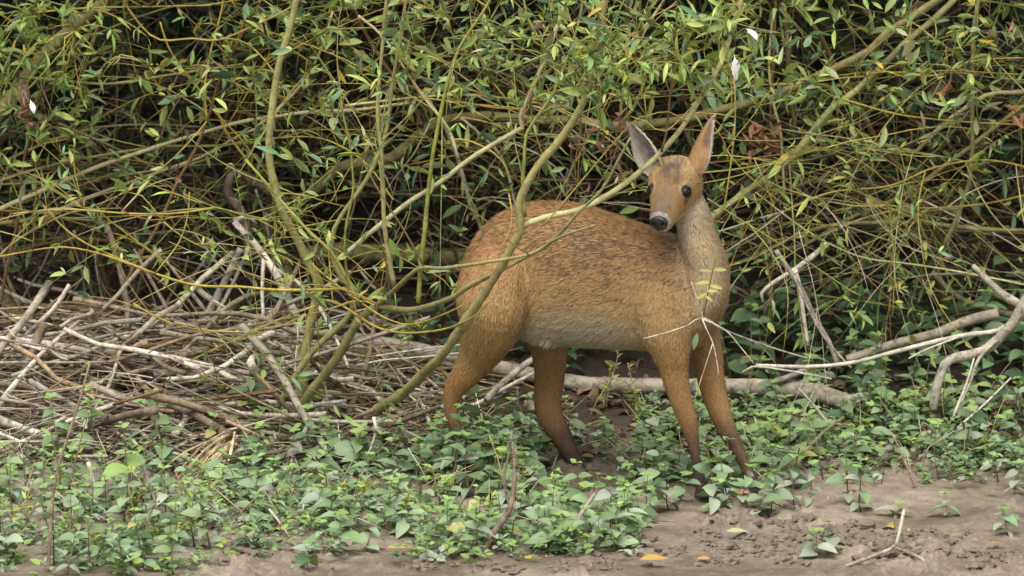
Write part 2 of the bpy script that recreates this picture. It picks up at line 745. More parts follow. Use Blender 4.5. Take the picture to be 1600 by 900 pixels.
def PL(pts, Y0, Y1):
    """traced line: photo pixels; depth runs evenly from Y0 to Y1 along it, or through the depths given as third values"""
    d = [0]
    for a, b in zip(pts, pts[1:]):
        d.append(d[-1] + math.hypot(b[0] - a[0], b[1] - a[1]))
    ax_, ay_ = [0], [Y0]
    for q, t in zip(pts[1:-1], d[1:-1]):
        if len(q) > 2:
            ax_.append(t)
            ay_.append(q[2])
    ax_.append(d[-1])
    ay_.append(Y1)
    return [P(q[0], q[1], float(np.interp(t, ax_, ay_))) for q, t in zip(pts, d)]


PX = 1 / 800.0

# ------------------------------------------------------------------ willow shrubs (stems traced, twigs grown from them)
WG = 'willow shrubs of the thicket'

# front left willow: forked stems rising from the brush pile
b1 = G(445, 700)
s1 = Shrub('willow_shrub', 'forked olive willow shrub rising from the brush pile left of the deer', WG, b1)
g = lambda pts, Y0, Y1, w0, w1, c='olive', **k: s1.branch(PL(pts, Y0, Y1), w0 * PX / 2, w1 * PX / 2, c, **k)
yb = b1.y
s1.branch([b1 - Vector((0, 0, 0.04))] + PL([(448, 672), (459, 643), (472, 600), (477, 550), (484, 520), (492, 480), (497, 442), (482, 415), (459, 365), (435, 317),
          (422, 252), (422, 202), (427, 152), (435, 101), (452, 51), (464, 0), (470, -60), (490, -160)], yb - .01, yb - 0.15), 0.0125, 0.007, 'olive', name='stem')
s1.branch([b1 - Vector((-0.005, 0, 0.04))] + PL([(442, 685), (480, 620), (525, 560), (556, 506), (587, 479)], yb - .01, yb - 0.25), 0.012, 0.010, 'olive', name='stem')
g([(430, 640), (452, 605), (489, 550), (540, 500), (556, 470), (550, 452), (533, 432), (519, 402), (519, 368), (533, 338), (570, 284), (587, 250), (605, 200), (612, 140), (625, 60), (640, -40)], yb - .05, yb - .2, 13, 6)
g([(587, 479), (637, 483), (664, 479), (705, 466), (735, 446), (779, 425, -.2), (836, 395, -.26), (851, 388), (885, 354), (900, 335), (942, 294), (965, 252), (985, 215)], yb - .25, -.42, 11, 4)
g([(587, 479), (614, 456), (637, 434), (658, 419), (697, 419, -.12), (753, 411, -.22), (829, 396, -.27), (870, 372), (930, 352)], yb - .25, -.36, 10, 4)
g([(617, 449), (607, 395), (599, 334), (597, 250), (590, 180), (596, 90), (604, 0), (610, -60)], yb - .3, yb - .35, 10, 5)
g([(653, 474), (658, 412), (666, 334), (675, 250), (678, 230), (692, 162), (702, 118), (719, 74), (760, 10), (790, -50)], yb - .42, yb - .45, 9, 5, 'green')
g([(567, 479), (550, 452), (541, 419), (540, 361), (551, 301), (551, 270), (545, 215), (530, 160)], yb - .2, yb - .25, 6, 3.5, 'green')
g([(384, 250), (411, 280), (452, 328), (489, 368), (516, 392), (545, 440), (562, 478)], yb - .1, yb - .22, 5, 7, 'green')
g([(516, 412), (536, 398), (590, 355), (637, 317), (688, 284), (732, 250), (800, 209), (817, 199), (813, 182), (834, 135), (867, 51), (884, 0), (895, -50)], yb - .1, .25, 10, 8, 'pale')
g([(67, 320), (101, 357), (135, 381), (189, 405), (243, 428), (304, 445), (371, 448), (439, 454), (550, 452)], yb - .35, yb - .2, 3.2, 5.5, 'yellow')
g([(0, 401), (51, 391), (101, 386), (152, 395), (189, 408), (243, 428)], yb - .3, yb - .33, 3, 4, 'yellow')
g([(243, 427), (280, 378), (294, 334), (296, 300)], yb - .33, yb - .36, 3.5, 2, 'yellow')
g([(209, 475), (253, 499), (304, 514), (381, 519)], yb - .2, yb - .2, 4, 2.6, 'yellow')
g([(256, 347), (287, 371), (320, 388)], yb - .3, yb - .34, 3, 2, 'yellow')
g([(287, 303), (337, 324), (405, 344), (449, 371)], yb - .1, yb - .1, 3, 4, 'green')
g([(20, 334), (101, 327), (202, 334), (270, 334), (337, 324)], yb - .2, yb - .1, 3, 4, 'yellow')
g([(189, 330), (236, 344), (287, 337)], yb - .2, yb - .2, 3, 2, 'red')
g([(492, 480), (520, 470), (600, 515), (680, 517), (740, 495), (765, 470)], yb - .1, -.25, 5, 2.5, 'yellow')
g([(484, 410), (520, 440), (560, 470), (610, 500), (655, 505), (740, 470)], yb - .05, -.2, 4, 2.4, 'yellow')
s1.fill(95, 0.12, 0.42, 0.30, 0.025, 'mix', box=(-50, -150, 1000, 560))
s1.fill(55, 0.12, 0.36, 0.55, 0.028, 'mix', box=(150, -200, 960, 200))
for x, y in ((596, 190), (735, 440), (762, 425), (560, 462), (600, 470), (708, 455), (648, 400), (470, 330), (200, 300), (175, 395), (640, 520), (330, 395), (425, 300), (660, 520)):
    s1.spray(P(x, y, yb - .3), (R.uniform(-.4, .4), -.3, 1), 0.026, 6)
s1.finish()

# the leaning branch that crosses in front of the deer
b2 = G(576, 700)
s2 = Shrub('willow_shrub', 'arching olive willow branch leaning across the front of the deer', WG, b2)
g = lambda pts, Y0, Y1, w0, w1, c='olive', **k: s2.branch(PL(pts, Y0, Y1), w0 * PX / 2, w1 * PX / 2, c, **k)
yb = b2.y
s2.branch([b2 - Vector((0, 0, .04))] + PL([(577, 680), (573, 660), (589, 641, .30), (627, 617), (664, 583, .05), (692, 555, -.06), (742, 482, -.16), (772, 433, -.20), (799, 384), (816, 354, -.25), (811, 316), (836, 267), (874, 222), (908, 169),
          (926, 115), (938, 50), (950, -20), (970, -90)], yb, -.38), 0.0125, 0.0075, 'olive', name='stem')
g([(816, 354), (851, 339), (904, 327), (942, 309), (991, 275), (1033, 237), (1067, 199), (1097, 150), (1112, 125), (1130, 90), (1150, 30), (1165, -30)], -.25, -.34, 11.5, 8, 'pale')
g([(821, 339), (817, 287), (819, 250), (823, 209), (854, 162), (871, 128), (857, 84), (827, 34), (815, -20)], -.26, -.3, 7, 4, 'green')
g([(871, 128), (890, 80), (905, 30), (915, -30)], -.28, -.3, 5, 3, 'olive')
g([(845, 355), (860, 340), (980, 200), (1010, 182), (1045, 175), (1075, 192)], -.33, -.35, 3, 2.2, 'yellow')
g([(1033, 237), (1042, 205), (1046, 160), (1052, 100), (1056, 40), (1060, -20)], -.33, -.38, 4.5, 3, 'brown')
g([(1097, 150), (1040, 205), (1010, 190), (985, 182)], -.34, -.36, 2.6, 1.8, 'yellow')
g([(700, 306), (740, 330), (775, 358), (805, 385), (830, 400)], -.3, -.3, 2.2, 2.4, 'brown')
g([(795, 302), (800, 330), (799, 352), (790, 375), (782, 392)], -.32, -.32, 2.6, 2.2, 'yellow')
# sprays of leaves hanging above and left of the head
for q in range(46):
    x, y = R.gauss(935, 42), R.gauss(95, 46)
    if over_deer(x, y + 20):
        continue
    s2.spray(P(x, y, -.35 + R.uniform(-.1, .1)), rvec(0.5), 0.027, R.randint(4, 7), 'bright' if R.random() < .6 else 'mix')
for q in range(40):
    x, y = R.gauss(1110, 42), R.gauss(75, 42)
    if over_deer(x, y + 20):
        continue
    s2.spray(P(x, y, -.33 + R.uniform(-.08, .08)), rvec(0.4), 0.032, R.randint(3, 6), 'bright')
# dry brown leaves hanging near the ear
for x, y, n, sp in ((968, 185, 7, 11), (958, 240, 8, 12), (980, 272, 4, 7), (905, 215, 5, 14), (1000, 85, 3, 9), (900, 300, 3, 10), (940, 225, 5, 10)):
    for q in range(n):
        s2.add_leaf(P(x + R.gauss(0, sp), y + R.gauss(0, sp), -.30 + R.uniform(-.05, .05)), rvec(-.9), rvec(), 0.022 * R.uniform(.7, 1.3), 'dead', jit(LC['brown'], .3, .1), wide=.9)
g([(926, 115), (940, 160), (962, 205), (968, 250), (985, 268)], -.31, -.29, 3, 2, 'brown')
g([(938, 60), (975, 100), (982, 150), (975, 200)], -.31, -.29, 3, 2, 'brown')
g([(908, 169), (905, 215), (898, 262), (903, 300)], -.31, -.3, 3, 2, 'brown')
g([(1097, 150), (1108, 120), (1100, 80), (1112, 30)], -.34, -.34, 3.5, 2, 'green')
s2.fill(46, 0.1, 0.3, 0.5, 0.027, 'mix', box=(780, -200, 1240, 290))
s2.finish()

# left willow, long pale wands bending to the right
b3 = G(60, 500)
s3 = Shrub('willow_shrub', 'spreading willow shrub with thick slanting stem and long pale wands over the brush pile', WG, b3)
g = lambda pts, Y0, Y1, w0, w1, c='olive', **k: s3.branch(PL(pts, Y0, Y1), w0 * PX / 2, w1 * PX / 2, c, **k)
yb = b3.y
s3.branch([b3 - Vector((0, 0, .05))] + PL([(-30, 420), (-60, 300), (-30, 215), (0, 175), (67, 88), (111, 47), (162, 0), (210, -60), (250, -140)], yb, yb - .55), .021, .013, 'olive', name='stem', sides=10)
g([(-40, 260), (30, 190), (98, 108), (142, 51), (169, 0), (185, -50)], yb - .1, yb - .5, 9, 7, 'brown')
g([(-30, 345), (0, 328), (78, 293), (128, 270), (202, 243), (287, 216), (354, 196), (418, 184), (486, 175), (560, 172), (640, 160)], yb - .4, yb - .6, 10, 6, 'pale')
g([(-20, 290), (37, 270), (118, 250), (236, 231), (337, 228), (415, 219), (500, 200)], yb - .45, yb - .5, 6, 4, 'olive')
g([(60, 345), (110, 320), (162, 300), (236, 273), (320, 243), (374, 212), (430, 190)], yb - .35, yb - .5, 7, 5, 'pale')
g([(-20, 289), (128, 280), (283, 260), (360, 235)], yb - .3, yb - .3, 4.5, 3.5, 'olive')
g([(30, 120), (98, 126), (152, 131), (202, 128), (304, 111), (380, 100)], yb - .5, yb - .5, 6.5, 5, 'olive')
g([(250, 34), (263, 74), (290, 115), (337, 169), (351, 202), (381, 243), (422, 297), (440, 330)], yb - .6, yb - .5, 4, 5.5, 'yellow')
g([(324, 189), (320, 135), (330, 74), (347, 10), (350, -40)], yb - .6, yb - .6, 4.5, 3, 'yellow')
g([(192, 470), (192, 455), (209, 418), (243, 361), (270, 303), (280, 280), (304, 236), (330, 169), (345, 120), (380, 40), (390, -30)], yb - .5, yb - .6, 8, 5, 'brown')
g([(520, 17), (503, 74), (476, 125), (439, 165), (400, 200)], yb - .6, yb - .5, 5, 7, 'pale')
g([(185, -10), (220, 40), (250, 62), (300, 60), (341, 62), (398, 40), (452, 13), (490, -20)], yb - .6, yb - .65, 4, 4, 'yellow')
g([(50, 20), (150, 12), (250, 10), (330, 8)], yb - .6, yb - .6, 4, 3, 'yellow')
g([(-20, 420), (20, 380), (70, 350), (120, 330), (190, 325)], yb - .45, yb - .5, 6, 3, 'olive')
g([(-20, 350), (40, 345), (80, 340), (150, 345)], yb - .3, yb - .3, 10, 5, 'olive')
g([(0, 480), (10, 420), (30, 330), (36, 260), (50, 190), (40, 120)], yb - .35, yb - .4, 7, 5, 'brown')
s3.fill(92, 0.15, 0.5, 0.30, 0.026, 'mix', box=(-80, -200, 640, 470))
s3.fill(75, 0.12, 0.35, 0.6, 0.025, 'bright', box=(-80, -160, 560, 200))
for q in range(95):
    x, y = R.gauss(55, 60), R.gauss(95, 85)
    s3.spray(P(x, y, yb - .62 + R.uniform(-.12, .12)), rvec(0.3), 0.028, R.randint(3, 6), 'bright')
for q in range(26):
    s3.spray(P(R.gauss(440, 70), R.gauss(60, 60), yb - .6), rvec(0.2), 0.025, R.randint(3, 5), 'mix')
for x, y in ((42, 140), (40, 165), (50, 185)):
    for q in range(5):
        s3.add_leaf(P(x + R.gauss(0, 5), y + R.gauss(0, 8), yb - .75), rvec(-1), rvec(), .026, 'dead', jit(LC['brown'], .3, .1))
s3.finish()

# long horizontal branch behind the head
b4 = G(470, 455)
s4 = Shrub('willow_shrub', 'crooked willow with a thick level limb running behind the deer\'s ears', WG, b4)
g = lambda pts, Y0, Y1, w0, w1, c='olive', **k: s4.branch(PL(pts, Y0, Y1), w0 * PX / 2, w1 * PX / 2, c, **k)
yb = b4.y
s4.branch([b4 - Vector((0, 0, .05))] + PL([(440, 400), (415, 348), (450, 322), (489, 300), (519, 270), (543, 257), (614, 246), (635, 229), (675, 196), (720, 184), (766, 182), (827, 186), (894, 187), (969, 196), (1070, 186),
          (1127, 172), (1205, 149), (1262, 125), (1310, 105), (1354, 81), (1384, 54), (1424, 27), (1465, 0), (1520, -40), (1600, -110)], yb, .6), .0145, .009, 'olive', name='stem', sides=10)
g([(660, 200), (640, 150), (600, 100), (560, 30), (545, -40)], 1.0, .9, 8, 6, 'brown')
g([(720, 184), (780, 240), (800, 300), (815, 380)], .95, .9, 6, 4, 'grey')
g([(969, 196), (1000, 150), (1010, 90), (1000, 20), (1005, -40)], .75, .6, 7, 5, 'green')
g([(850, 187), (900, 140), (960, 90), (1010, 40), (1050, -20)], .8, .6, 7, 5, 'pale')
g([(660, 145), (690, 190), (712, 240), (730, 300), (752, 356), (765, 400)], .7, .9, 7, 8, 'white', spawn=False)
g([(560, 25), (600, 60), (640, 120), (668, 160), (700, 200), (716, 250)], .65, .6, 5, 6, 'pale')
g([(540, 165), (600, 158), (680, 150), (760, 150), (850, 170)], .7, .6, 5, 4, 'pale')
s4.fill(85, 0.15, 0.5, 0.32, 0.027, 'mix', box=(480, -200, 1500, 330))
s4.fill(62, 0.12, 0.35, 0.6, 0.028, 'mix', box=(480, -200, 1500, 160))
s4.finish()

# right willow
b5 = G(1478, 560)
s5 = Shrub('willow_shrub', 'sprawling willow shrub with slanting stems in the thicket right of the deer', WG, b5)
g = lambda pts, Y0, Y1, w0, w1, c='olive', **k: s5.branch(PL(pts, Y0, Y1), w0 * PX / 2, w1 * PX / 2, c, **k)
yb = b5.y
s5.branch([b5 - Vector((0, 0, .05))] + PL([(1478, 500), (1465, 425), (1470, 395), (1475, 381), (1465, 367), (1448, 327), (1431, 297), (1414, 270), (1374, 229), (1354, 192), (1330, 152), (1310, 118), (1279, 51), (1242, 7), (1215, -50)],
          yb, yb - .3), .009, .005, 'brown', name='stem')
g([(1475, 385), (1495, 340), (1509, 300), (1514, 290), (1519, 236), (1519, 152), (1522, 51), (1529, 0), (1535, -60)], yb - .15, yb - .3, 10, 8, 'olive')
g([(1090, 430), (1060, 380), (1110, 340), (1165, 300), (1222, 260), (1262, 216), (1296, 172), (1337, 142), (1377, 105), (1424, 61), (1482, 10), (1530, -40)], .75, yb - .2, 15, 12, 'olive')
g([(1455, 425), (1492, 462), (1532, 479), (1580, 492), (1640, 500)], yb - .1, yb - .1, 11, 15, 'greybrown', spawn=False)
g([(1208, 20), (1202, 101), (1208, 159), (1219, 202), (1222, 246), (1226, 300)], yb - .35, yb - .3, 5, 5.5, 'pale')
g([(1212, -20), (1208, 84), (1205, 169), (1202, 263), (1205, 300), (1205, 418), (1210, 480)], yb - .05, yb, 6, 8, 'brown')
g([(1225, -20), (1229, 44), (1235, 135), (1242, 200)], yb, yb, 9, 9, 'brown')
g([(1140, 100), (1148, 135), (1148, 202), (1138, 287), (1130, 330)], .42, .42, 3.6, 3, 'yellow')
g([(1080, 272), (1094, 270), (1161, 263), (1222, 250), (1290, 230)], .5, .5, 3.6, 3, 'green')
g([(1100, 180), (1128, 215), (1140, 250)], .35, .35, 2.6, 2, 'red')
g([(1180, 400), (1240, 370), (1300, 352), (1380, 348), (1480, 352), (1620, 365)], yb, yb - .2, 7, 9, 'olive')
g([(1340, 300), (1400, 330), (1460, 350), (1540, 358), (1620, 360)], yb - .1, yb - .2, 6, 8, 'olive')
g([(1130, 420), (1200, 395), (1260, 380), (1330, 340), (1420, 300), (1500, 240), (1620, 150)], yb + .1, yb - .1, 8, 9, 'olive')
g([(1640, 140), (1580, 145), (1540, 150), (1480, 190), (1430, 240)], yb, yb, 10, 8, 'pale')
g([(1105, 310), (1160, 345), (1240, 395), (1330, 455), (1345, 462)], .3, .35, 2.6, 3, 'green')
g([(1180, 300), (1260, 360), (1340, 400), (1420, 412), (1500, 425), (1600, 445)], yb - .3, yb - .35, 3, 4, 'pale')
g([(1160, 395), (1230, 430), (1290, 480), (1340, 520)], yb - .2, yb - .2, 3.6, 3, 'brown')
g([(1620, 300), (1540, 318), (1450, 325), (1360, 320), (1300, 330)], yb - .2, yb - .3, 4, 3, 'yellow')
g([(1225, 330), (1300, 300), (1390, 290), (1460, 262), (1540, 250), (1610, 262)], yb - .3, yb - .35, 4, 3, 'yellow')
g([(1300, 150), (1400, 178), (1500, 190), (1610, 195)], yb - .3, yb - .3, 4, 3, 'yellow')
g([(1370, 110), (1460, 118), (1520, 95), (1610, 90)], yb - .3, yb - .35, 4, 3, 'yellow')
s5.fill(95, 0.15, 0.5, 0.32, 0.026, 'mix', box=(1090, -200, 1700, 470))
s5.fill(78, 0.12, 0.35, 0.6, 0.028, 'mix', box=(1100, -200, 1700, 220))
s5.fill(70, 0.2, 0.5, 0.22, 0.02, 'bright', box=(1130, 230, 1700, 500), colours=('yellow', 'olive', 'green', 'pale'), dirf=lambda: Vector((R.gauss(0, 1), R.gauss(-.2, .4), R.gauss(-.7, .5))))
s5.fill(30, 0.15, 0.4, 0.02, 0.02, 'mix', box=(1130, 300, 1700, 560), colours=('white', 'grey', 'pale'), dirf=lambda: Vector((R.gauss(0, 1), R.gauss(-.2, .4), R.gauss(-.5, .5))))
s5.fill(45, 0.12, 0.32, 0.5, 0.021, 'bright', box=(1120, 180, 1700, 500))
for x, y, n, sp in ((1195, 215, 16, 13), (1180, 225, 8, 10), (1470, 130, 6, 10), (1598, 170, 6, 10)):
    for q in range(n):
        s5.add_leaf(P(x + R.gauss(0, sp), y + R.gauss(0, sp), yb - .35), rvec(-.9), rvec(), .028 * R.uniform(.7, 1.4), 'dead', jit((.26, .125, .07), .3, .1))
for q in range(30):
    s5.spray(P(R.uniform(1120, 1600), R.uniform(0, 170), yb - .4), rvec(.3), .03, R.randint(3, 5), 'mix')
s5.finish()

# deeper willows of the thicket, shade put into their darker bark and leaf colours
DEEP = [
    (250, 430, 'slender willow stems standing in the dark hollow behind the brush pile', 150, (-60, 560)),
    (830, 420, 'shaded willow stems standing behind the rump of the deer', 160, (480, 1180)),
    (1330, 440, 'shaded willow stems tangled at the back behind the right hand willow', 170, (1080, 1680)),
]
for cx, cyy, label, n, (x0, x1) in DEEP:
    bb = G(cx, cyy)
    sh = Shrub('willow_shrub', label, WG, bb)
    for q in range(16):
        xa = R.uniform(x0, x1)
        ga = G(xa, cyy + R.uniform(-60, 50))
        xe = xa + R.gauss(0, 170)
        ye = R.uniform(-160, 60)
        xm, ym = (xa + xe) / 2 + R.gauss(0, 50), R.uniform(150, 300)
        Y = ga.y
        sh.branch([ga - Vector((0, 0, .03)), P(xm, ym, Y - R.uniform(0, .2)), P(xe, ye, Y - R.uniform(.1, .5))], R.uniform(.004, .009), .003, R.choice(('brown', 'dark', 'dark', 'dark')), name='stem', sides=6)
    for q in range(14):                              # long level wands
        ya = R.uniform(0, 420)
        sl = R.gauss(0, .35)
        xa, xb = R.uniform(x0, x0 + 200), R.uniform(x1 - 260, x1)
        Y = bb.y + R.uniform(-.5, .2)
        yb2 = min(430, ya + sl * (xb - xa))
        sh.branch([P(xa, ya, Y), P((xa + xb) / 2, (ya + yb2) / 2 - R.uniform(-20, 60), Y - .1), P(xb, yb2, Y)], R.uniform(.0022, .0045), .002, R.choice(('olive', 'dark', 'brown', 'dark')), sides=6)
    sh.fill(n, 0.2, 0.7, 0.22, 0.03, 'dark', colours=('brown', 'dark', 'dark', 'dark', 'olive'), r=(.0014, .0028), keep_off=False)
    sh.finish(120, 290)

# dense foliage: unseen roof added above the frame for shade, and a shade-painted back
def thicket_shade_mass():
    items = []
    RR = random.Random(11)
    for q in range(60000):
        X = RR.uniform(-3.2, 3.2)
        Y = RR.uniform(0.45, 4.6)
        top = 1.02 - 0.03 * Y
        r = RR.random()
        if r < 0.72:
            Z = RR.uniform(1.14 - .02 * Y, 2.0)                 # unseen crowns added overhead to shade the inside
            if Z < 2.1 - Y * 1.1:
                continue
        else:
            Y = RR.uniform(2.2, 5.2)
            Z = base_h(X, Y) + RR.random() ** 1.3 * 2.0
        c = LC[RR.choice(('shade_green', 'blue', 'shade_green', 'shade_green'))]  # mostly the darkened green, so shade is painted into these leaves
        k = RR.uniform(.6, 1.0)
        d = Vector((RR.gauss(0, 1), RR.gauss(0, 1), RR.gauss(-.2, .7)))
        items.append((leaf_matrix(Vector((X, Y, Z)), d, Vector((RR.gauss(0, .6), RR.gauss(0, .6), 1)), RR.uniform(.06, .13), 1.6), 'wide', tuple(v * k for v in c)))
    o = leaf_mass('thicket_shade_foliage', items)
    tag(o, 'dense willow foliage painted shade dark, with an added roof shading the thicket', None, None, 'stuff')


thicket_shade_mass()

# ------------------------------------------------------------------ dead wood
def dead(name, label, cat, pts, Y0, Y1, w0, w1, c, group=None, knob=0.10, forks=(), sides=9, flat=1.0, ground_at=None):
    pts = PL(pts, Y0, Y1)
    n = len(pts)
    rad = [(w0 + (w1 - w0) * i / (n - 1)) * PX / 2 for i in range(n)]
    base = min(pts, key=lambda p: p.z).copy()
    pts, rad = crom(pts, rad, 0.014)
    root = thing(name, label, cat, base, group)
    cc = jit(BC[c], .08, .03)
    v, f = tube([p - base for p in pts], rad, sides, knob, flat)
    obj('trunk' if w0 > 18 else 'limb', mesh('limb', v, f), M_DEAD, root, cc)
    for fp, fy0, fy1, fw0, fw1 in forks:
        q = PL(fp, fy0, fy1)
        rr = [(fw0 + (fw1 - fw0) * i / (len(q) - 1)) * PX / 2 for i in range(len(q))]
        q, rr = crom(q, rr, 0.014)
        v, f = tube([p - base for p in q], rr, 7, knob, flat)
        obj('side_branch', mesh('side_branch', v, f), M_DEAD, root, cc)
    return root


DG = 'dead branches lying in the thicket'
dead('dead_branch', 'bleached dead branch propped upright with a crook at its top', 'branch', [(366, 346), (380, 362), (398, 381), (425, 418), (449, 462), (466, 509), (472, 543), (476, 580)], .75, .72, 10, 17, 'white', DG,
     forks=[([(425, 418), (462, 439), (489, 466), (516, 510), (533, 547), (545, 575)], .75, .6, 7, 5), ([(412, 400), (410, 470), (418, 530), (434, 575)], .74, .7, 7, 5),
            ([(366, 346), (385, 338), (400, 350)], .75, .78, 9, 5)])
dead('dead_branch', 'flat weathered grey dead branch with a long dark split', 'branch', [(376, 388), (354, 435), (331, 479), (310, 533), (298, 580)], .85, .8, 11, 16, 'grey', DG, 0.06,
     forks=[([(390, 386), (358, 455), (332, 500)], .83, .8, 6, 7)], flat=.5)
dead('dead_branch', 'thick twisted grey branch bent over like a hook in the dark hollow', 'branch', [(392, 400), (381, 338), (362, 312), (356, 290), (367, 268), (384, 275), (410, 292), (448, 314)], 1.0, 1.05, 16, 15, 'greybrown', DG, .12)
dead('dead_branch', 'upright brown dead stick with a pale broken foot beside the hollow', 'branch', [(167, 352), (178, 385), (192, 440), (200, 490), (196, 530), (180, 560)], .8, .7, 9, 11, 'greybrown', DG)
dead('dead_branch', 'grey stick leaning to the upper right out of the brush pile', 'branch', [(252, 390), (215, 425), (185, 460), (150, 495), (130, 525)], .7, .75, 8, 7, 'grey', DG)
dead('dead_branch', 'bleached peeled stick sloping up to the right at the brush pile edge', 'branch', [(108, 445), (90, 475), (72, 495), (45, 520), (25, 545)], .6, .65, 7, 10, 'white', DG)
dead('dead_branch', 'brown barked stick slanting down into the sticks of the pile', 'branch', [(68, 505), (50, 550), (35, 590), (20, 640)], .6, .5, 15, 13, 'greybrown', DG)
dead('dead_branch', 'long grey stick lying slantwise across the brush pile under the propped branch', 'branch', [(480, 492), (420, 503), (360, 515), (300, 525), (230, 548), (170, 566)], .6, .5, 4, 7, 'greybrown', DG)
dead('fallen_log', 'long pale fallen log lying behind the deer\'s legs', 'log', [(540, 528), (620, 540), (700, 556), (780, 575), (900, 598), (1000, 603), (1100, 604), (1200, 606), (1270, 612), (1335, 634)], 1.02, .62, 22, 30, 'grey', None, .05, sides=12,
     forks=[([(1195, 600), (1230, 590), (1262, 575)], .66, .66, 14, 8)])
dead('fallen_log', 'thick olive barked log lying level in the dark behind the rump', 'log', [(470, 398), (540, 392), (620, 398), (720, 402), (800, 398)], 1.55, 1.5, 30, 32, 'olive', None, .04, sides=12)
dead('dead_branch', 'knobbly grey bough lying on top of the brush pile', 'branch', [(240, 585), (280, 582), (340, 590), (400, 586), (470, 575)], .55, .6, 14, 9, 'grey', DG)
dead('dead_branch', 'crooked grey branch curving down over the right end of the brush pile', 'branch', [(140, 600), (180, 618), (215, 632), (250, 650), (285, 662)], .35, .35, 12, 9, 'grey', DG)
dead('dead_branch', 'pale stubby branch poking out of the lower left of the pile', 'branch', [(-20, 692), (10, 703), (35, 720), (58, 748)], .28, .2, 22, 16, 'white', DG)
dead('dead_branch', 'pale log end lying in the mint below the pile', 'branch', [(440, 690), (500, 688), (560, 694), (600, 705), (640, 725), (675, 742)], .38, .22, 18, 13, 'white', DG)
dead('dead_branch', 'pale stub lying among mint and small twigs', 'branch', [(690, 770), (702, 792), (712, 815)], .12, .02, 13, 12, 'white', DG)
dead('dead_branch', 'thin curled white root hanging below the leaning willow branch', 'branch', [(584, 652), (588, 670), (582, 695), (570, 722)], .1, .12, 6, 4, 'white', DG)
dead('dead_branch', 'long bleached bough lying level across the right undergrowth', 'branch', [(1181, 571), (1262, 573), (1330, 567), (1397, 550), (1465, 533), (1512, 523), (1560, 516), (1610, 488)], .5, .45, 6, 9, 'white', DG,
     forks=[([(1160, 582), (1175, 573), (1230, 579), (1300, 592)], .48, .5, 4, 3), ([(1500, 526), (1450, 545), (1420, 560)], .45, .42, 3.5, 2.5)])
dead('dead_branch', 'bent two toned limb arching to the ground at the right edge', 'branch', [(1625, 440), (1600, 475), (1587, 499), (1560, 530), (1532, 550), (1485, 562), (1472, 580), (1462, 612), (1458, 640)], .45, .4, 20, 15, 'grey', DG,
     forks=[([(1560, 530), (1530, 560), (1515, 600), (1500, 632)], .42, .35, 6, 4), ([(1600, 480), (1570, 462), (1545, 440), (1520, 415)], .45, .5, 16, 9)])
dead('fallen_log', 'short pale fallen log sloping up to the right behind the bleached bough', 'log', [(1323, 562), (1397, 538), (1465, 520), (1509, 502), (1560, 489)], .75, .75, 15, 18, 'grey', None, .06)
dead('dead_branch', 'pair of grey leaning sticks crossing beside the deer\'s chest', 'branch', [(1212, 391), (1235, 425), (1256, 459), (1276, 502), (1296, 536), (1310, 575)], .62, .6, 8, 9, 'grey', DG,
     forks=[([(1240, 430), (1262, 480), (1290, 530), (1330, 575)], .6, .55, 4, 4)])
dead('dead_branch', 'jagged pale branch sloping behind the yellow twigs right of the neck', 'branch', [(1293, 381), (1269, 401), (1242, 421), (1208, 442), (1190, 458), (1192, 472)], .72, .7, 11, 5, 'white', DG,
     forks=[([(1242, 421), (1250, 450), (1255, 490), (1262, 540)], .7, .7, 8, 7)])
dead('dead_branch', 'slim dark broken stick lying aslant on the mint behind the front hoof', 'branch', [(1215, 735), (1262, 700), (1290, 672), (1318, 652)], .1, .25, 3.5, 5, 'greybrown', DG)
dead('dead_branch', 'thin pale forked stick leaning into the mint right of the deer', 'branch', [(1300, 672), (1285, 650), (1262, 622), (1245, 605)], .35, .5, 5, 4, 'grey', DG)
dead('dead_branch', 'dry brown stick leaning left into mint near the bare mud', 'branch', [(1432, 765), (1420, 735), (1405, 700), (1395, 680)], .02, .1, 5, 3, 'greybrown', DG)
dead('dead_branch', 'pair of white twigs leaning out of mint at the right', 'branch', [(1490, 650), (1500, 625), (1510, 600), (1522, 560)], .3, .35, 5, 3, 'white', DG, forks=[([(1500, 665), (1540, 630), (1580, 590)], .3, .35, 4, 3)])
dead('dead_branch', 'thick rough grey stub on the leafy slope under the hind hoof bank', 'branch', [(560, 560), (640, 575), (720, 600)], .9, .85, 12, 10, 'grey', DG)
dead('dead_branch', 'sloping grey stick behind the hind legs of the deer', 'branch', [(760, 625), (790, 595), (820, 570), (836, 560)], .5, .6, 13, 9, 'grey', DG)
dead('fallen_stick', 'pale three pronged stick standing on the bare mud', 'stick', [(1310, 889), (1343, 877), (1393, 857), (1403, 840), (1413, 795)], G(1310, 890).y, G(1393, 862).y, 6, 5, 'grey', None, .14,
     forks=[([(1397, 856), (1420, 864), (1443, 876), (1437, 892)], G(1393, 862).y, G(1437, 892).y, 6, 5)])
dead('fallen_stick', 'grey forked stick standing in mint below the far hind hoof', 'stick', [(868, 862), (895, 822), (921, 783), (930, 770)], G(868, 862).y, G(868, 862).y + .05, 8, 4, 'grey', None, .12)
dead('fallen_stick', 'dark rooted stick leaning up beside the yellow leaf', 'stick', [(752, 866), (775, 828), (797, 794), (803, 760), (804, 722), (800, 690)], G(752, 866).y, G(752, 866).y + .05, 11, 4, 'greybrown', None, .12,
     forks=[([(797, 794), (788, 750), (796, 705), (800, 672)], G(752, 866).y + .03, G(752, 866).y + .03, 5, 2.5)])
dead('fallen_stick', 'curved pale root looping on the mud beside the dark stick', 'stick', [(680, 868), (700, 845), (722, 835), (745, 842)], G(690, 868).y, G(690, 868).y, 5, 4, 'grey', None, .1)
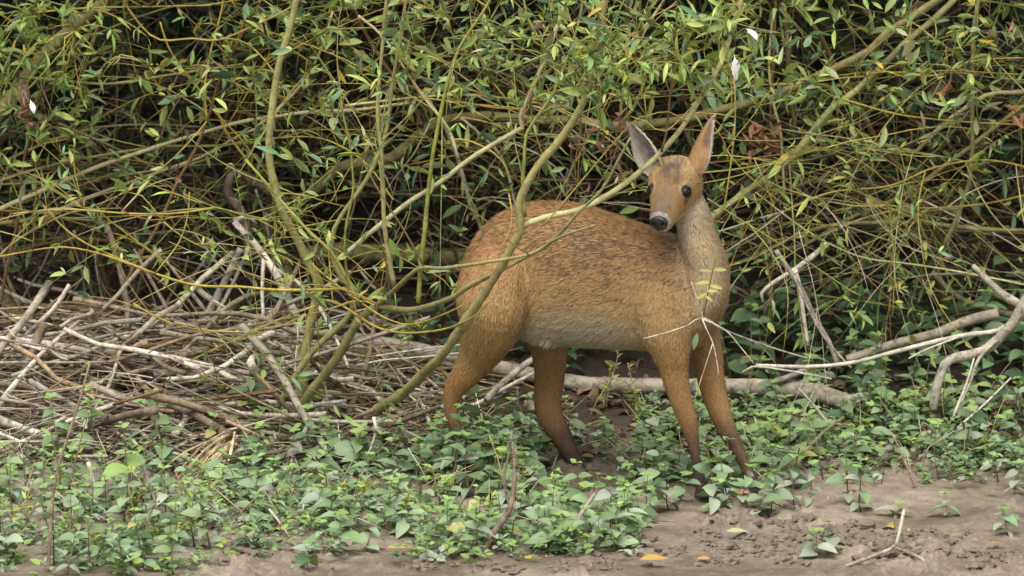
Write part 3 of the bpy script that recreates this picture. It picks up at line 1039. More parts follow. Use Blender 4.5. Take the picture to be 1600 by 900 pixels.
dead('fallen_stick', 'tall thin weathered stem standing in the mint at the left', 'stick', [(74, 896), (78, 840), (81, 787), (91, 730), (110, 670), (128, 613), (140, 567)], G(74, 896).y, G(74, 896).y + .12, 6, 3.5, 'greybrown', None, .1)
dead('fallen_stick', 'pale upright broken stem among low mint below the pile', 'stick', [(262, 830), (245, 790), (230, 745), (222, 720)], G(262, 838).y, G(262, 838).y + .02, 5, 4, 'grey', None, .1)
dead('fallen_stick', 'thin pale twig sloping into the mud under the pile', 'stick', [(452, 838), (432, 810), (420, 795)], G(452, 838).y, G(452, 838).y, 4, 3, 'white', None, .1)
dead('fallen_stick', 'white peeled stick standing in dark gap below the pile', 'stick', [(150, 790), (146, 755), (138, 722)], G(150, 790).y, G(150, 790).y, 8, 7, 'white', None, .1)

# thin white dry twig hanging in front of the chest
t_ = thing('dead_twig', 'dry white twig with thin forks hanging in front of the deer\'s chest', 'twig', P(1098, 498, -.22))
bb = Vector(t_.location)
for pts, w0, w1 in (([(1005, 529), (1040, 520), (1075, 508), (1097, 496, -.24), (1134, 516, -.2), (1178, 533), (1215, 546), (1262, 560)], 2, 3.5),
                    ([(1097, 498), (1104, 515), (1114, 536), (1120, 565), (1124, 592)], 3.4, 2), ([(1114, 536), (1106, 560), (1098, 585), (1085, 625)], 2.4, 1.6),
                    ([(1097, 498), (1134, 516), (1155, 540), (1178, 568)], 3, 2), ([(1097, 498), (1134, 517), (1178, 535), (1196, 548), (1215, 572)], 2.6, 1.8), ([(1080, 440), (1090, 470), (1100, 500)], 1.8, 2.4)):
    q = PL(pts, -.24, -.24 if pts[-1][0] < 1200 else .1)
    rr = [.72 * (w0 + (w1 - w0) * i / (len(q) - 1)) * PX / 2 for i in range(len(q))]
    q, rr = crom(q, rr, .014)
    v, f = tube([p - bb for p in q], rr, 6, .1)
    obj('fork', mesh('fork', v, f), M_DEAD, t_, BC['white'])

# brush pile: single sticks, then fine litter of twigs
PG = 'loose sticks of the brush pile'
stick_meshes = []
for q in range(14):
    pts = [Vector((0, 0, 0))]
    d = Vector((1, 0, 0))
    for k in range(7):
        d = (d + Vector((0, R.gauss(0, .13), R.gauss(0, .10)))).normalized()
        pts.append(pts[-1] + d / 7)
    c = sum(pts, Vector()) / len(pts)
    pts = [p - c for p in pts]
    r0 = R.uniform(.008, .016)
    v, f = tube(pts, [r0 * (1 - .45 * k / 7) for k in range(8)], 6, .12)
    stick_meshes.append(mesh('stick', v, f))
    stick_meshes[-1].materials.append(M_DEAD)


def pile_top(x, Y):
    """height of the brush pile above ground"""
    xp = 800 + x * 800
    a = 1 - min(1, max(0, (xp - 380) / 330))
    b = math.exp(-((Y - .68) / (.40 if Y < .68 else .25)) ** 2)
    return (.035 + .17 * a) * b


n_st = 0
while n_st < 285:
    xp = R.uniform(-40, 720)
    Y = R.uniform(.22, .95)
    X = (xp - 800) * PX
    if xp > 560 and R.random() < .45:
        continue
    h = pile_top(X, Y) * R.random() ** .6
    L = R.uniform(.12, .5) if R.random() < .8 else R.uniform(.4, .75)
    ck = R.choices(('greybrown', 'grey', 'tan', 'white', 'brown'), (5, 6, 2, 6, 1))[0]
    o = obj('stick', R.choice(stick_meshes), None, None, jit(BC[ck], .2, .06))
    o.location = (X, Y, gz(X, Y) + h + .006)
    o.rotation_euler = (R.uniform(0, 6.28), R.gauss(0, .27), R.gauss(0.05, 1.0) + (math.pi if R.random() < .5 else 0))
    th = R.choice((.3, .35, .45, .55, .7, .9, 1.2, 1.5))
    if th > .8:
        L = max(L, R.uniform(.32, .6))
    o.scale = (L, th * .5, th * .5)
    tag(o, '%s %s lying loose in the tangled brush pile' % ('thick' if th > .8 else 'thin', {'greybrown': 'grey brown dead stick', 'grey': 'weathered grey dead stick', 'tan': 'pale tan dead stick', 'white': 'bleached whitish dead stick', 'brown': 'dull brown dead stick'}[ck]), 'stick', PG)
    n_st += 1
VV, FF, CC = [], [], []
for q in range(1700):
    xp = R.uniform(-60, 740)
    Y = R.uniform(.18, 1.15)
    X = (xp - 800) * PX
    h = pile_top(X, Y) * R.random()
    L = R.uniform(.05, .28)
    a = R.gauss(0, .7)
    d = Vector((math.cos(a), math.sin(a), R.gauss(0, .18)))
    p = Vector((X, Y, gz(X, Y) + h + .004))
    pts = [p - d * L / 2, p + Vector((0, R.gauss(0, .01), R.gauss(0, .008))), p + d * L / 2]
    r = R.uniform(.0009, .0026)
    v, f = tube(pts, [r, r * .9, r * .6], 4)
    o_ = len(VV)
    VV += v
    FF += [tuple(o_ + k for k in z) for z in f]
    CC += [jit(BC[R.choice(('greybrown', 'grey', 'brown', 'dark', 'greybrown', 'grey'))], .25, .06)] * len(v)
o = obj('brushwood_litter', mesh('brushwood_litter', VV, FF, True, CC), M_DEAD_S)
tag(o, 'fine broken twigs filling the brush pile', None, None, 'stuff')

# thin dead sticks leaning in the dark hollow above the pile
for q in range(34):
    xp = R.uniform(-10, 690)
    p = G(xp, R.uniform(480, 545))
    L = R.uniform(.12, .38)
    c = jit(BC[R.choice(('grey', 'greybrown', 'white', 'greybrown'))], .2, .05)
    d = Vector((R.gauss(0, .8), R.gauss(0, .3), R.uniform(.4, 1.1))).normalized()
    pts = [p - d * .02]
    for k in range(6):
        d = (d + Vector((R.gauss(0, .12), R.gauss(0, .08), R.gauss(0, .1)))).normalized()
        pts.append(pts[-1] + d * (L / 6))
    r = R.uniform(.0022, .0055)
    pts, rr = crom(pts, [r * (1 - .4 * k / 6) for k in range(7)], .015)
    v, f = tube([z - p for z in pts], rr, 7, .1)
    o = obj('dead_stick', mesh('dead_stick', v, f), M_DEAD, None, c)
    o.location = p
    tag(o, 'thin dead stick leaning up out of the brush pile into the dark hollow', 'stick', 'dead sticks leaning in the hollow')
VV, FF, CC = [], [], []
for q in range(900):
    xp = R.uniform(-60, 1660)
    Y = R.uniform(.9, 2.4)
    X = (xp - 800) * PX * (1 + Y / 14)
    z0 = gz(X, Y)
    p = Vector((X, Y, z0 + R.random() ** 1.6 * .55))
    d = Vector((R.gauss(0, 1), R.gauss(0, .4), R.gauss(.1, .6))).normalized()
    L = R.uniform(.1, .45)
    pts = [p]
    for k in range(5):
        d = (d + Vector((R.gauss(0, .18), R.gauss(0, .15), R.gauss(-.03, .18)))).normalized()
        pts.append(pts[-1] + d * (L / 5))
    if min(z.z - gz(z.x, z.y) for z in pts) < .004:
        continue
    r = R.uniform(.001, .0028)
    v, f = tube(pts, [r * (1 - .1 * k) for k in range(6)], 4)
    o_ = len(VV)
    VV += v
    FF += [tuple(o_ + k for k in z) for z in f]
    CC += [jit(BC[R.choice(('greybrown', 'dark', 'grey', 'brown', 'dark'))], .3, .06)] * len(v)
o = obj('dead_twig_tangle', mesh('dead_twig_tangle', VV, FF, True, CC), M_DEAD_S)
tag(o, 'dim tangle of dead twigs inside the shaded thicket', None, None, 'stuff')

# light split splinters of wood
sp = thing('split_wood', 'bundle of pale tan split wood splinters at the foot of the pile', 'wood', G(300, 770))
bb = Vector(sp.location)
for k in range(20):
    a = (362 + R.gauss(0, 6), 690 + R.gauss(0, 10))
    b = (248 + R.gauss(0, 25) + k * 3, 775 + R.gauss(0, 16))
    m_ = ((a[0] + b[0]) / 2 + R.gauss(0, 5), (a[1] + b[1]) / 2 + R.gauss(-6, 6))
    q = PL([a, m_, b], .2, .08)
    q, rr = crom(q, [R.uniform(.0015, .003), R.uniform(.002, .004), .0006], .02)
    v, f = tube([p - bb for p in q], rr, 5, .2, .35)
    obj('splinter', mesh('splinter', v, f, False), M_DEAD, sp, jit(lin(196, 174, 142), .2, .05))

# white feathers caught in the twigs
M_FEA = plain_mat('feather', (.78, .77, .75), .8, .08, 200)
for i, (x, y, L, d) in enumerate(((1148, 90, .047, (.1, -.15, -1)), (1168, 46, .03, (.7, -.2, -.6)), (48, 158, .028, (.3, -.2, -1)))):
    Y = -.36 if i < 2 else G(60, 500).y - .8
    th_ = thing('feather', ('long white feather caught among the bright leaves above the deer', 'small curled white feather tuft on the twigs above the long feather', 'faint white fluff caught beside dead leaves on the slanting willow')[i], 'feather', P(x, y, Y))
    v_, f_ = leaf_shape('vane', .5, tuple(k / 9 for k in range(10)), .25, .3, .5, .18, .5, 3)
    m_ = leaf_matrix(Vector((0, 0, 0)), d, (0.2, -1, .3), L)
    v_ = [m_ @ Vector(q) for q in v_]
    obj('vane', mesh('vane', v_, f_), M_FEA, th_)
    v, f = tube([m_ @ Vector((0, -.1, 0)), m_ @ Vector((0, .4, -.03)), m_ @ Vector((0, .9, -.18))], [.0007, .0005, .0003], 5)
    obj('quill', mesh('quill', v, f), M_FEA, th_)

# ------------------------------------------------------------------ deer
YAW = math.radians(27)
AX = Vector((math.cos(YAW), -math.sin(YAW), 0))       # nose-ward along the trunk
SD = Vector((math.sin(YAW), math.cos(YAW), 0))        # towards its far side
ZU = Vector((0, 0, 1))
dv, df = [], []
flow = []                                              # (point, direction, region, t)


def loft(rings, region, seg=20, power=2.2, flow_dir=None):
    """rings: (centre, half-axis u, half-axis v); closed ends"""
    o = len(dv)
    n = len(rings)
    for c, u, v in rings:
        for k in range(seg):
            a = 2 * math.pi * k / seg
            ca, sa = math.cos(a), math.sin(a)
            ca = math.copysign(abs(ca) ** (2 / power), ca)
            sa = math.copysign(abs(sa) ** (2 / power), sa)
            dv.append(c + u * ca + v * sa)
    for i in range(n - 1):
        for k in range(seg):
            k2 = (k + 1) % seg
            df.append((o + i * seg + k, o + i * seg + k2, o + (i + 1) * seg + k2, o + (i + 1) * seg + k))
    df.append(tuple(o + k for k in range(seg - 1, -1, -1)))
    df.append(tuple(o + (n - 1) * seg + k for k in range(seg)))
    for i, (c, u, v) in enumerate(rings):
        t = i / (n - 1)
        fd = flow_dir if flow_dir is not None else (rings[min(i + 1, n - 1)][0] - rings[max(i - 1, 0)][0]).normalized()
        for k in range(0, seg, 2):
            flow.append((dv[o + i * seg + k].copy(), fd, region, t))


def smooth_rings(rings, k=3):
    out = []
    n = len(rings)
    for i in range(n - 1):
        r0, r1, r2, r3 = rings[max(i - 1, 0)], rings[i], rings[i + 1], rings[min(i + 2, n - 1)]
        for j in range(k):
            t = j / k
            out.append(tuple(0.5 * ((2 * r1[q]) + (r2[q] - r0[q]) * t + (2 * r0[q] - 5 * r1[q] + 4 * r2[q] - r3[q]) * t * t + (3 * r1[q] - r0[q] - 3 * r2[q] + r3[q]) * t ** 3) for q in range(3)))
    out.append(rings[-1])
    return out


# trunk
tr = []
for x, top, bot, hw in ((736, 410, 475, .030), (744, 380, 512, .066), (768, 345, 525, .084), (805, 322, 526, .090), (850, 315, 534, .094), (900, 320, 540, .106), (950, 336, 543, .111), (1000, 353, 545, .100),
                        (1045, 369, 548, .096), (1080, 384, 545, .084), (1104, 410, 530, .062), (1116, 445, 505, .028)):
    Y = .17 - (x - 745) / 800 * .509
    a, b = P(x, top, Y), P(x, bot, Y)
    tr.append(((a + b) / 2, SD * hw, (a - b) / 2))
loft(smooth_rings(tr), 'trunk', 28, 2.25, (-AX * .95 - ZU * .28).normalized())
# neck
nk = []
for x, y, Y, hx, hy in ((1075, 505, -.04, .058, .070), (1092, 475, -.05, .055, .074), (1100, 445, -.058, .0495, .068), (1100, 415, -.06, .0475, .060), (1096, 388, -.06, .042, .054), (1089, 360, -.055, .0365, .046), (1081, 330, -.05, .034, .042), (1068, 298, -.04, .030, .034)):
    c = P(x, y, Y)
    nk.append((c, Vector((hx, 0, 0)), Vector((0, hy, 0.004))))
loft(smooth_rings(nk[::-1]), 'neck', 20, 2.1)


def leg(pts, region):
    rr = []
    for i, (x, y, Y, r) in enumerate(pts):
        c = P(x, y, Y)
        a = P(*pts[min(i + 1, len(pts) - 1)][:3]) - P(*pts[max(i - 1, 0)][:3])
        a.normalize()
        u = (SD - a * SD.dot(a)).normalized()
        v = a.cross(u)
        k = .80 if r < 30 else .78                      # legs are narrower from the front than from the side
        rr.append((c, u * (r * PX * k), v * (r * PX)))
    loft(smooth_rings(rr), region, 14, 2.0)
    return P(*pts[-1][:3])


feet = []
feet.append(leg([(1026, 420, -.050, 36), (1030, 468, -.080, 47), (1040, 515, -.092, 43), (1048, 550, -.092, 32), (1053, 578, -.088, 24), (1059, 608, -.088, 20), (1069, 640, -.086, 17.5), (1078, 668, -.085, 14.5), (1083, 690, -.085, 10.5),
                 (1087, 712, -.084, 9), (1091, 735, -.083, 9), (1094, 753, -.083, 10.5), (1097, 768, -.088, 9.5)], 'leg'))
feet.append(leg([(1085, 480, .015, 36), (1094, 520, .022, 33), (1104, 555, .02, 27), (1110, 588, .015, 23), (1118, 622, .006, 20.5), (1129, 655, -.004, 17.5), (1142, 683, -.012, 14.5), (1155, 708, -.02, 11), (1166, 730, -.026, 10), (1174, 750, -.03, 11), (1179, 763, -.035, 9.5)], 'leg'))
feet.append(leg([(790, 395, .070, 48), (776, 438, .050, 61), (769, 480, .048, 61), (762, 520, .068, 47), (745, 558, .10, 32), (724, 590, .115, 22), (707, 616, .13, 16), (706, 645, .135, 12), (713, 680, .14, 10), (720, 706, .145, 10.5), (727, 722, .14, 9.5)], 'leg'))
feet.append(leg([(838, 470, .19, 50), (850, 510, .2, 44), (858, 545, .205, 32), (859, 580, .205, 26), (857, 610, .205, 24), (856, 636, .205, 23), (864, 660, .2, 21), (878, 684, .195, 18.5), (891, 708, .19, 14.5), (902, 728, .185, 13), (910, 744, .18, 12)], 'leg'))
# groin tuft and brisket
for x, y, Y, rx, ry in ((842, 518, .10, 24, 18), (866, 526, .08, 30, 13)):
    c = P(x, y, Y)
    loft([(c + ZU * (ry * PX * math.cos(a)), Vector((rx * PX * max(.06, math.sin(a)), 0, 0)), Vector((0, .05 * max(.06, math.sin(a)), 0))) for a in [math.pi * k / 8 for k in range(9)]], 'tuft', 14, 2, (-ZU - AX * .4).normalized())
# head
NOSE = P(1030, 348, -.178)
fh = Vector((-.24, -.865, -.44)).normalized()
rh = ZU.cross(fh).normalized()
uh = fh.cross(rh).normalized()


def H(t, r=0.0, u=0.0):
    return NOSE - fh * t + rh * r + uh * u


hd = []
for t, hw_, up, dn in ((.003, .0130, .013, .017), (.010, .0195, .0168, .0235), (.024, .0230, .0188, .0292), (.040, .0255, .0212, .0335), (.058, .0295, .0255, .0385), (.076, .0350, .0305, .0440), (.092, .0395, .0352, .0480),
                       (.110, .0445, .0405, .0515), (.132, .0485, .0430, .0530), (.155, .0465, .0410, .0490), (.175, .0375, .0320, .0385), (.190, .0230, .018, .020)):
    hd.append((H(t, 0, (up - dn) / 2), rh * (hw_ * 1.06), uh * ((up + dn) / 2 * 1.03)))
loft(smooth_rings(hd), 'head', 24, 2.3, None)
# brow ridges and cheek
for s in (-1, 1):
    for t, r_, u_, a_, b_, c_ in ((.098, .028, .021, .014, .0085, .0075), (.118, .026, -.020, .030, .015, .016)):
        c = H(t, s * r_, u_)
        loft([(c + fh * (a_ * math.cos(a)), rh * (b_ * max(.06, math.sin(a))), uh * (c_ * max(.06, math.sin(a)))) for a in [math.pi * k / 8 for k in range(9)]], 'head', 12, 2, None)
# lower jaw / chin
loft([(H(.010, 0, -.021), rh * .009, uh * .006), (H(.018, 0, -.024), rh * .0155, uh * .009), (H(.045, 0, -.027), rh * .019, uh * .010), (H(.08, 0, -.028), rh * .02, uh * .011), (H(.10, 0, -.03), rh * .016, uh * .01)], 'head', 14, 2, None)

me = mesh('deer_raw', dv, df)
tmp = bpy.data.objects.new('deer_raw', me)
col.objects.link(tmp)
md = tmp.modifiers.new('r', 'REMESH')
md.mode = 'VOXEL'
md.voxel_size = 0.0042
md.adaptivity = 0
bpy.context.view_layer.update()
dg = bpy.context.evaluated_depsgraph_get()
body_me = bpy.data.meshes.new_from_object(tmp.evaluated_get(dg))
bpy.data.objects.remove(tmp)
body_me.name = 'deer_body'
nv = len(body_me.vertices)
co = np.zeros(nv * 3, np.float32)
body_me.vertices.foreach_get('co', co)
co = co.reshape(-1, 3).astype(np.float64)
ed = np.zeros(len(body_me.edges) * 2, np.int32)
body_me.edges.foreach_get('vertices', ed)
ed = ed.reshape(-1, 2)
deg = np.bincount(ed.ravel(), minlength=nv).astype(float)[:, None]
noseV = np.array(NOSE)
dn_ = np.linalg.norm(co - noseV, axis=1)
wgt = np.where(dn_ < .2, .35, .6)[:, None]
for it in range(9):
    acc = np.zeros_like(co)
    for q in range(3):
        acc[:, q] = np.bincount(ed[:, 0], co[ed[:, 1], q], nv) + np.bincount(ed[:, 1], co[ed[:, 0], q], nv)
    lap = acc / np.maximum(deg, 1) - co
    co += lap * (wgt if it % 2 == 0 else wgt * -.85 if it < 8 else wgt)
body_me.vertices.foreach_set('co', co.astype(np.float32).ravel())
body_me.update()

kd = kdtree.KDTree(len(flow))
for i, f_ in enumerate(flow):
    kd.insert(f_[0], i)
kd.balance()

EYES = [H(.088, s * .0325, .0110) for s in (-1, 1)]
C_TAN, C_RUST, C_DK = (.360, .224, .095), (.295, .158, .064), (.055, .036, .025)
C_BELLY, C_NECK, C_LEG, C_SHANK = (.44, .37, .265), (.30, .230, .140), (.295, .165, .066), (.060, .040, .030)


def mixc(a, b, t):
    t = min(1, max(0, t))
    return tuple(p + (q - p) * t for p, q in zip(a, b))


def sst(a, b, x):
    t = min(1, max(0, (x - a) / (b - a)))
    return t * t * (3 - 2 * t)


def coat(p, reg):
    """natural coat colour and hair length at a point"""
    x, y = proj(p)
    n1 = noise.noise((p[0] * 18, p[1] * 18, p[2] * 22))
    n2 = noise.noise((p[0] * 60, p[1] * 60, p[2] * 75))
    fleck = 0.0
    if reg == 'head':
        d = Vector(p) - NOSE
        t, r_, u_ = -d.dot(fh), d.dot(rh), d.dot(uh)
        c = mixc((.40, .255, .108), (.31, .182, .074), .5 + n1 + .5 * n2)
        c = mixc(c, (.40, .31, .17), sst(.095, .15, t) * .5)
        # grey bridge, dark crown
        c = mixc(c, (.175, .130, .090), sst(.085, .045, t) * sst(.024, .012, abs(r_)) * sst(-.004, .008, u_) * (.8 + .5 * n2))
        c = mixc(c, (.13, .085, .055), sst(.030, .012, abs(r_)) * sst(.066, .10, t) * sst(.165, .14, t) * sst(.0, .015, u_) * (.85 + 1.0 * n2))
        # pale muzzle, chin and throat
        c = mixc(c, (.62, .57, .49), sst(.0105, .0065, t + max(0, -u_) * .15) * .8)
        c = mixc(c, (.60, .53, .41), sst(-.019, -.027, u_) * sst(.13, .05, t))
        c = mixc(c, (.50, .41, .27), sst(-.020, -.034, u_) * .8)
        for e in EYES:
            de = (Vector(p) - e).length
            c = mixc(c, (.58, .46, .28), sst(.023, .017, de) * sst(-.004, .012, (Vector(p) - e).dot(uh)) * .4)
            c = mixc(c, (.025, .018, .015), sst(.0165, .0140, de))
            du = Vector(p) - (e + fh * .013 - uh * .0125)
            c = mixc(c, (.03, .02, .016), sst(.0095, .0055, du.length))
        c = mixc(c, (.62, .56, .46), sst(-.014, -.021, u_) * sst(.055, .022, t))
        c = mixc(c, (.24, .135, .055), sst(.30, .6, .5 + n1) * sst(.05, .08, t) * sst(.014, .024, abs(r_)) * sst(-.03, -.015, u_) * sst(.016, .0, u_) * .6)
        # mouth line
        if abs(u_ + .0195 + .10 * max(0, t - .012)) < .0019 and .002 < t < .042:
            c = (.035, .022, .018)
        ln = .0055 + .007 * sst(.08, .15, t)
        fleck = .10 + .35 * sst(.03, .012, abs(r_)) * sst(.05, .1, t) * sst(0, .012, u_)
    elif reg == 'neck':
        c = mixc(C_NECK, (.41, .30, .165), .5 + n1)
        c = mixc(c, C_TAN, sst(1118, 1138, x) * .5)
        c = mixc(c, (.50, .42, .29), sst(392, 355, y) * sst(1098, 1075, x) * .8)
        c = mixc(c, (.26, .185, .11), sst(400, 520, y) * .35)
        fleck, ln = .16, .012
    elif reg == 'leg':
        c = mixc(C_LEG, C_TAN, sst(600, 500, y) * .8)
        lo = sst(632, 692, y)
        c = mixc(c, C_SHANK, lo * (.85 + .5 * n1))
        if x < 850:
            c = mixc(c, C_TAN, sst(560, 470, y) * .5)
            c = mixc(c, C_RUST, sst(470, 400, y) * .8)
            fleck = sst(480, 420, y) * .35
        ln = .008 if y > 600 else .011
    else:
        back = np.interp(x, (700, 735, 770, 821, 882, 942, 999, 1059, 1140), (420, 370, 335, 314, 314, 335, 354, 371, 420))
        v = (y - back) / max(60, 546 - back)
        c = mixc(C_RUST, C_TAN, sst(.15, .62, v) + n1 * .25)
        c = mixc(c, (.42, .325, .195), sst(.55, .88, v) * .75 * sst(1060, 980, x) * sst(780, 850, x))
        c = mixc(c, C_BELLY, sst(.70, .93, v) * sst(1040, 950, x) * sst(800, 830, x))
        fleck = .78 * sst(.80, .22, v + n1 * .25) + .08
        fleck += .5 * max(0, n1 - .22) * sst(.75, .3, v)
        for bx, by, br in ((932, 384, 10), (985, 383, 8), (886, 424, 15), (860, 408, 11), (915, 414, 9), (1056, 388, 9), (840, 380, 10), (905, 386, 7), (955, 398, 7), (1010, 402, 6)):
            k = math.hypot((x - bx) * .8, (y - by) * 1.3) / br + n2 * .5
            if k < 1.4:
                fleck += .9 * sst(1.4, .4, k)
        ln = .015
        if reg == 'tuft':
            c, fleck, ln = mixc((.47, .39, .28), (.38, .30, .20), .5 + n1), .06, .019
    return c, fleck, ln


def info(p):
    """coat flow, colour, flecking and hair length, blended between the regions of the body"""
    fd, ws = Vector((0, 0, 0)), {}
    for q, i, d in kd.find_n(p, 9):
        w_ = 1 / (d * d + 1e-4)
        fd += flow[i][1] * w_
        ws[flow[i][2]] = ws.get(flow[i][2], 0) + w_
    tot = sum(ws.values())
    c, fl, ln = [0, 0, 0], 0, 0
    for reg, w_ in ws.items():
        w_ /= tot
        a, b, l = coat(p, reg)
        c = [x + y * w_ for x, y in zip(c, a)]
        fl += b * w_
        ln += l * w_
    return fd.normalized(), max(ws, key=ws.get), c, fl, ln


# body colours per vertex (skin under the fur)
cols = np.zeros((nv, 3), np.float32)
for i in range(nv):
    fd, reg, c, fl, ln = info(co[i])
    cols[i] = [v * .8 for v in c]
set_cols(body_me, cols)


def fur_mat(name, rough, sheen):
    m, t, b, out = new_mat(name)
    t.links.new(src_color(t, 'att'), b.inputs['Base Color'])
    b.inputs['Roughness'].default_value = rough
    b.inputs['Specular IOR Level'].default_value = .2
    b.inputs['Sheen Weight'].default_value = sheen
    b.inputs['Sheen Roughness'].default_value = .5
    return m


M_HIDE = fur_mat('deer_hide', .8, .0)
M_FUR = fur_mat('deer_fur', .6, .0)
body_me.polygons.foreach_set('use_smooth', [True] * len(body_me.polygons))
deer_base = Vector((feet[0].x * .5 + feet[2].x * .5, .05, 0))
deer = thing('deer', 'tan brown deer standing among the willows and looking back over its shoulder', 'deer', deer_base)
body_me.transform(Matrix.Translation(-deer_base))
body_me.materials.clear()
body = obj('body', body_me, M_HIDE, deer)


def fur(name, roots, normals, n_dir, cols_, lens, wid, parent, seed=3):
    """short hairs as thin tapered blades (3 cross-lines each) lying along the coat"""
    rng = np.random.default_rng(seed)
    n = len(roots)
    N = normals
    T = n_dir - N * np.sum(n_dir * N, 1, keepdims=True)
    T /= np.maximum(np.linalg.norm(T, axis=1, keepdims=True), 1e-6)
    B = np.cross(N, T)
    ang = rng.normal(0, .26, (n, 1))
    T2 = T * np.cos(ang) + B * np.sin(ang)
    lift = rng.uniform(.14, .46, (n, 1))
    D = T2 + N * lift
    D /= np.linalg.norm(D, axis=1, keepdims=True)
    S = np.cross(D, N)
    S /= np.maximum(np.linalg.norm(S, axis=1, keepdims=True), 1e-6)
    L = lens[:, None] * rng.uniform(.7, 1.3, (n, 1))
    W = wid[:, None] * .5
    p0 = roots - N * .001
    p1 = p0 + D * L * .55
    p2 = p1 + (D - N * lift * .55) * L * .45
    V = np.stack([p0 - S * W, p0 + S * W, p1 - S * W * .85, p1 + S * W * .85, p2], 1).reshape(-1, 3)
    base = (np.arange(n) * 5)[:, None]
    F = np.concatenate([base + np.array([[0, 1, 3]]), base + np.array([[0, 3, 2]]), base + np.array([[2, 3, 4]])], 0)
    C = np.repeat(cols_[:, None, :], 5, 1)
    C[:, 0:2] *= .8
    me = np_mesh(name, V, F, C.reshape(-1, 3))
    o = obj(name, me, M_FUR, parent)
    o['kind'] = 'stuff'
    return o


body_me.calc_loop_triangles()
nt_ = len(body_me.loop_triangles)
tri = np.zeros(nt_ * 3, np.int32)
body_me.loop_triangles.foreach_get('vertices', tri)
tri = tri.reshape(-1, 3)
nor = np.zeros(nv * 3, np.float32)
body_me.vertices.foreach_get('normal', nor)
nor = nor.reshape(-1, 3).astype(np.float64)
rng = np.random.default_rng(5)
A, B_, C_ = co[tri[:, 0]], co[tri[:, 1]], co[tri[:, 2]]
area = np.linalg.norm(np.cross(B_ - A, C_ - A), axis=1) / 2
cen = (A + B_ + C_) / 3
fac = np.cross(B_ - A, C_ - A)
dens = area * np.where(np.linalg.norm(cen - noseV, axis=1) < .21, 3.6, 1.0)
NH = 135000
pick = rng.choice(nt_, NH, p=dens / dens.sum())
u1, u2 = rng.random(NH), rng.random(NH)
fl_ = u1 + u2 > 1
u1[fl_], u2[fl_] = 1 - u1[fl_], 1 - u2[fl_]
roots = A[pick] + (B_ - A)[pick] * u1[:, None] + (C_ - A)[pick] * u2[:, None]
nn = nor[tri[pick, 0]] * (1 - u1 - u2)[:, None] + nor[tri[pick, 1]] * u1[:, None] + nor[tri[pick, 2]] * u2[:, None]
nn /= np.linalg.norm(nn, axis=1, keepdims=True)
hd_ = np.zeros((NH, 3))
hc = np.zeros((NH, 3))
hl = np.zeros(NH)
hw = np.zeros(NH)
keep = np.ones(NH, bool)
for i in range(NH):
    p = roots[i]
    fd, reg, c, flk, ln = info(p)
    hd_[i] = fd
    k = R.uniform(.80, 1.28) if reg != 'head' else R.uniform(.62, 1.42)
    # dark tipped hairs lie in little clumps
    cl = noise.noise((p[0] * 95, p[1] * 95, p[2] * 150))
    if R.random() < flk * (.45 + 1.5 * max(0, cl)) :
        c = mixc(c, C_DK, R.uniform(.45, .95))
    hc[i] = [v * k for v in c]
    hl[i] = ln
    hw[i] = .0013 if reg != 'head' else .0011
    if reg == 'head':
        for e in EYES:
            if (Vector(p) - e).length < .0145:
                keep[i] = False
        dd_ = Vector(p) - NOSE
        tt_, uu_ = -dd_.dot(fh), dd_.dot(uh)
        if abs(uu_ + .0195 + .10 * max(0, tt_ - .012)) < .0022 and .002 < tt_ < .046:
            keep[i] = False
        if (Vector(p) - NOSE).length < .012:
            keep[i] = False
b_ = np.array(deer_base)
fur('fur', (roots - b_)[keep], nn[keep], hd_[keep], hc[keep], hl[keep], hw[keep], body)

# eyes
M_EYE = plain_mat('eye', (.004, .003, .003), .07, .1, 20, .35, 0.0)
M_NOSE = plain_mat('nose_skin', (.009, .0095, .011), .36, .35, 260, .6, .15, .5)
M_HOOF = plain_mat('hoof_horn', (.035, .028, .024), .45, .3, 80)
M_LID = plain_mat('eyelid', (.022, .016, .014), .5, .3, 200)


def ball(c, ax, ay, az, seg=20, ring=12):
    V, F = [], []
    for i in range(ring + 1):
        a = math.pi * i / ring
        for k in range(seg):
            b = 2 * math.pi * k / seg
            V.append(c + az * math.cos(a) + ax * (math.sin(a) * math.cos(b)) + ay * (math.sin(a) * math.sin(b)))
    for i in range(ring):
        for k in range(seg):
            k2 = (k + 1) % seg
            F.append((i * seg + k, (i + 1) * seg + k, (i + 1) * seg + k2, i * seg + k2))
    return V, F


for s, e in zip((-1, 1), EYES):
    out_d = (rh * s * .86 + fh * .46 + uh * .12).normalized()
    ua = (uh - out_d * uh.dot(out_d)).normalized()
    sa = out_d.cross(ua)
    c = e + out_d * .0005
    v, f = ball(c - deer_base, sa * .0124, ua * .0112, out_d * .0108)
    eo = obj('eye', mesh('eye', v, f), M_EYE, deer)
    # dark rim of the lids
    V, F = [], []
    for k in range(24):
        b = 2 * math.pi * k / 24
        for j in range(6):
            q = 2 * math.pi * j / 6
            rr = .0116 + .0020 * math.cos(q)
            squash = .93
            V.append(c + out_d * (.0030 + .0017 * math.sin(q)) + sa * (rr * 1.06 * math.cos(b)) + ua * (rr * squash * math.sin(b)) - deer_base)
    for k in range(24):
        for j in range(6):
            F.append((k * 6 + j, ((k + 1) % 24) * 6 + j, ((k + 1) % 24) * 6 + (j + 1) % 6, k * 6 + (j + 1) % 6))
    obj('eyelid', mesh('eyelid', V, F), M_LID, eo)

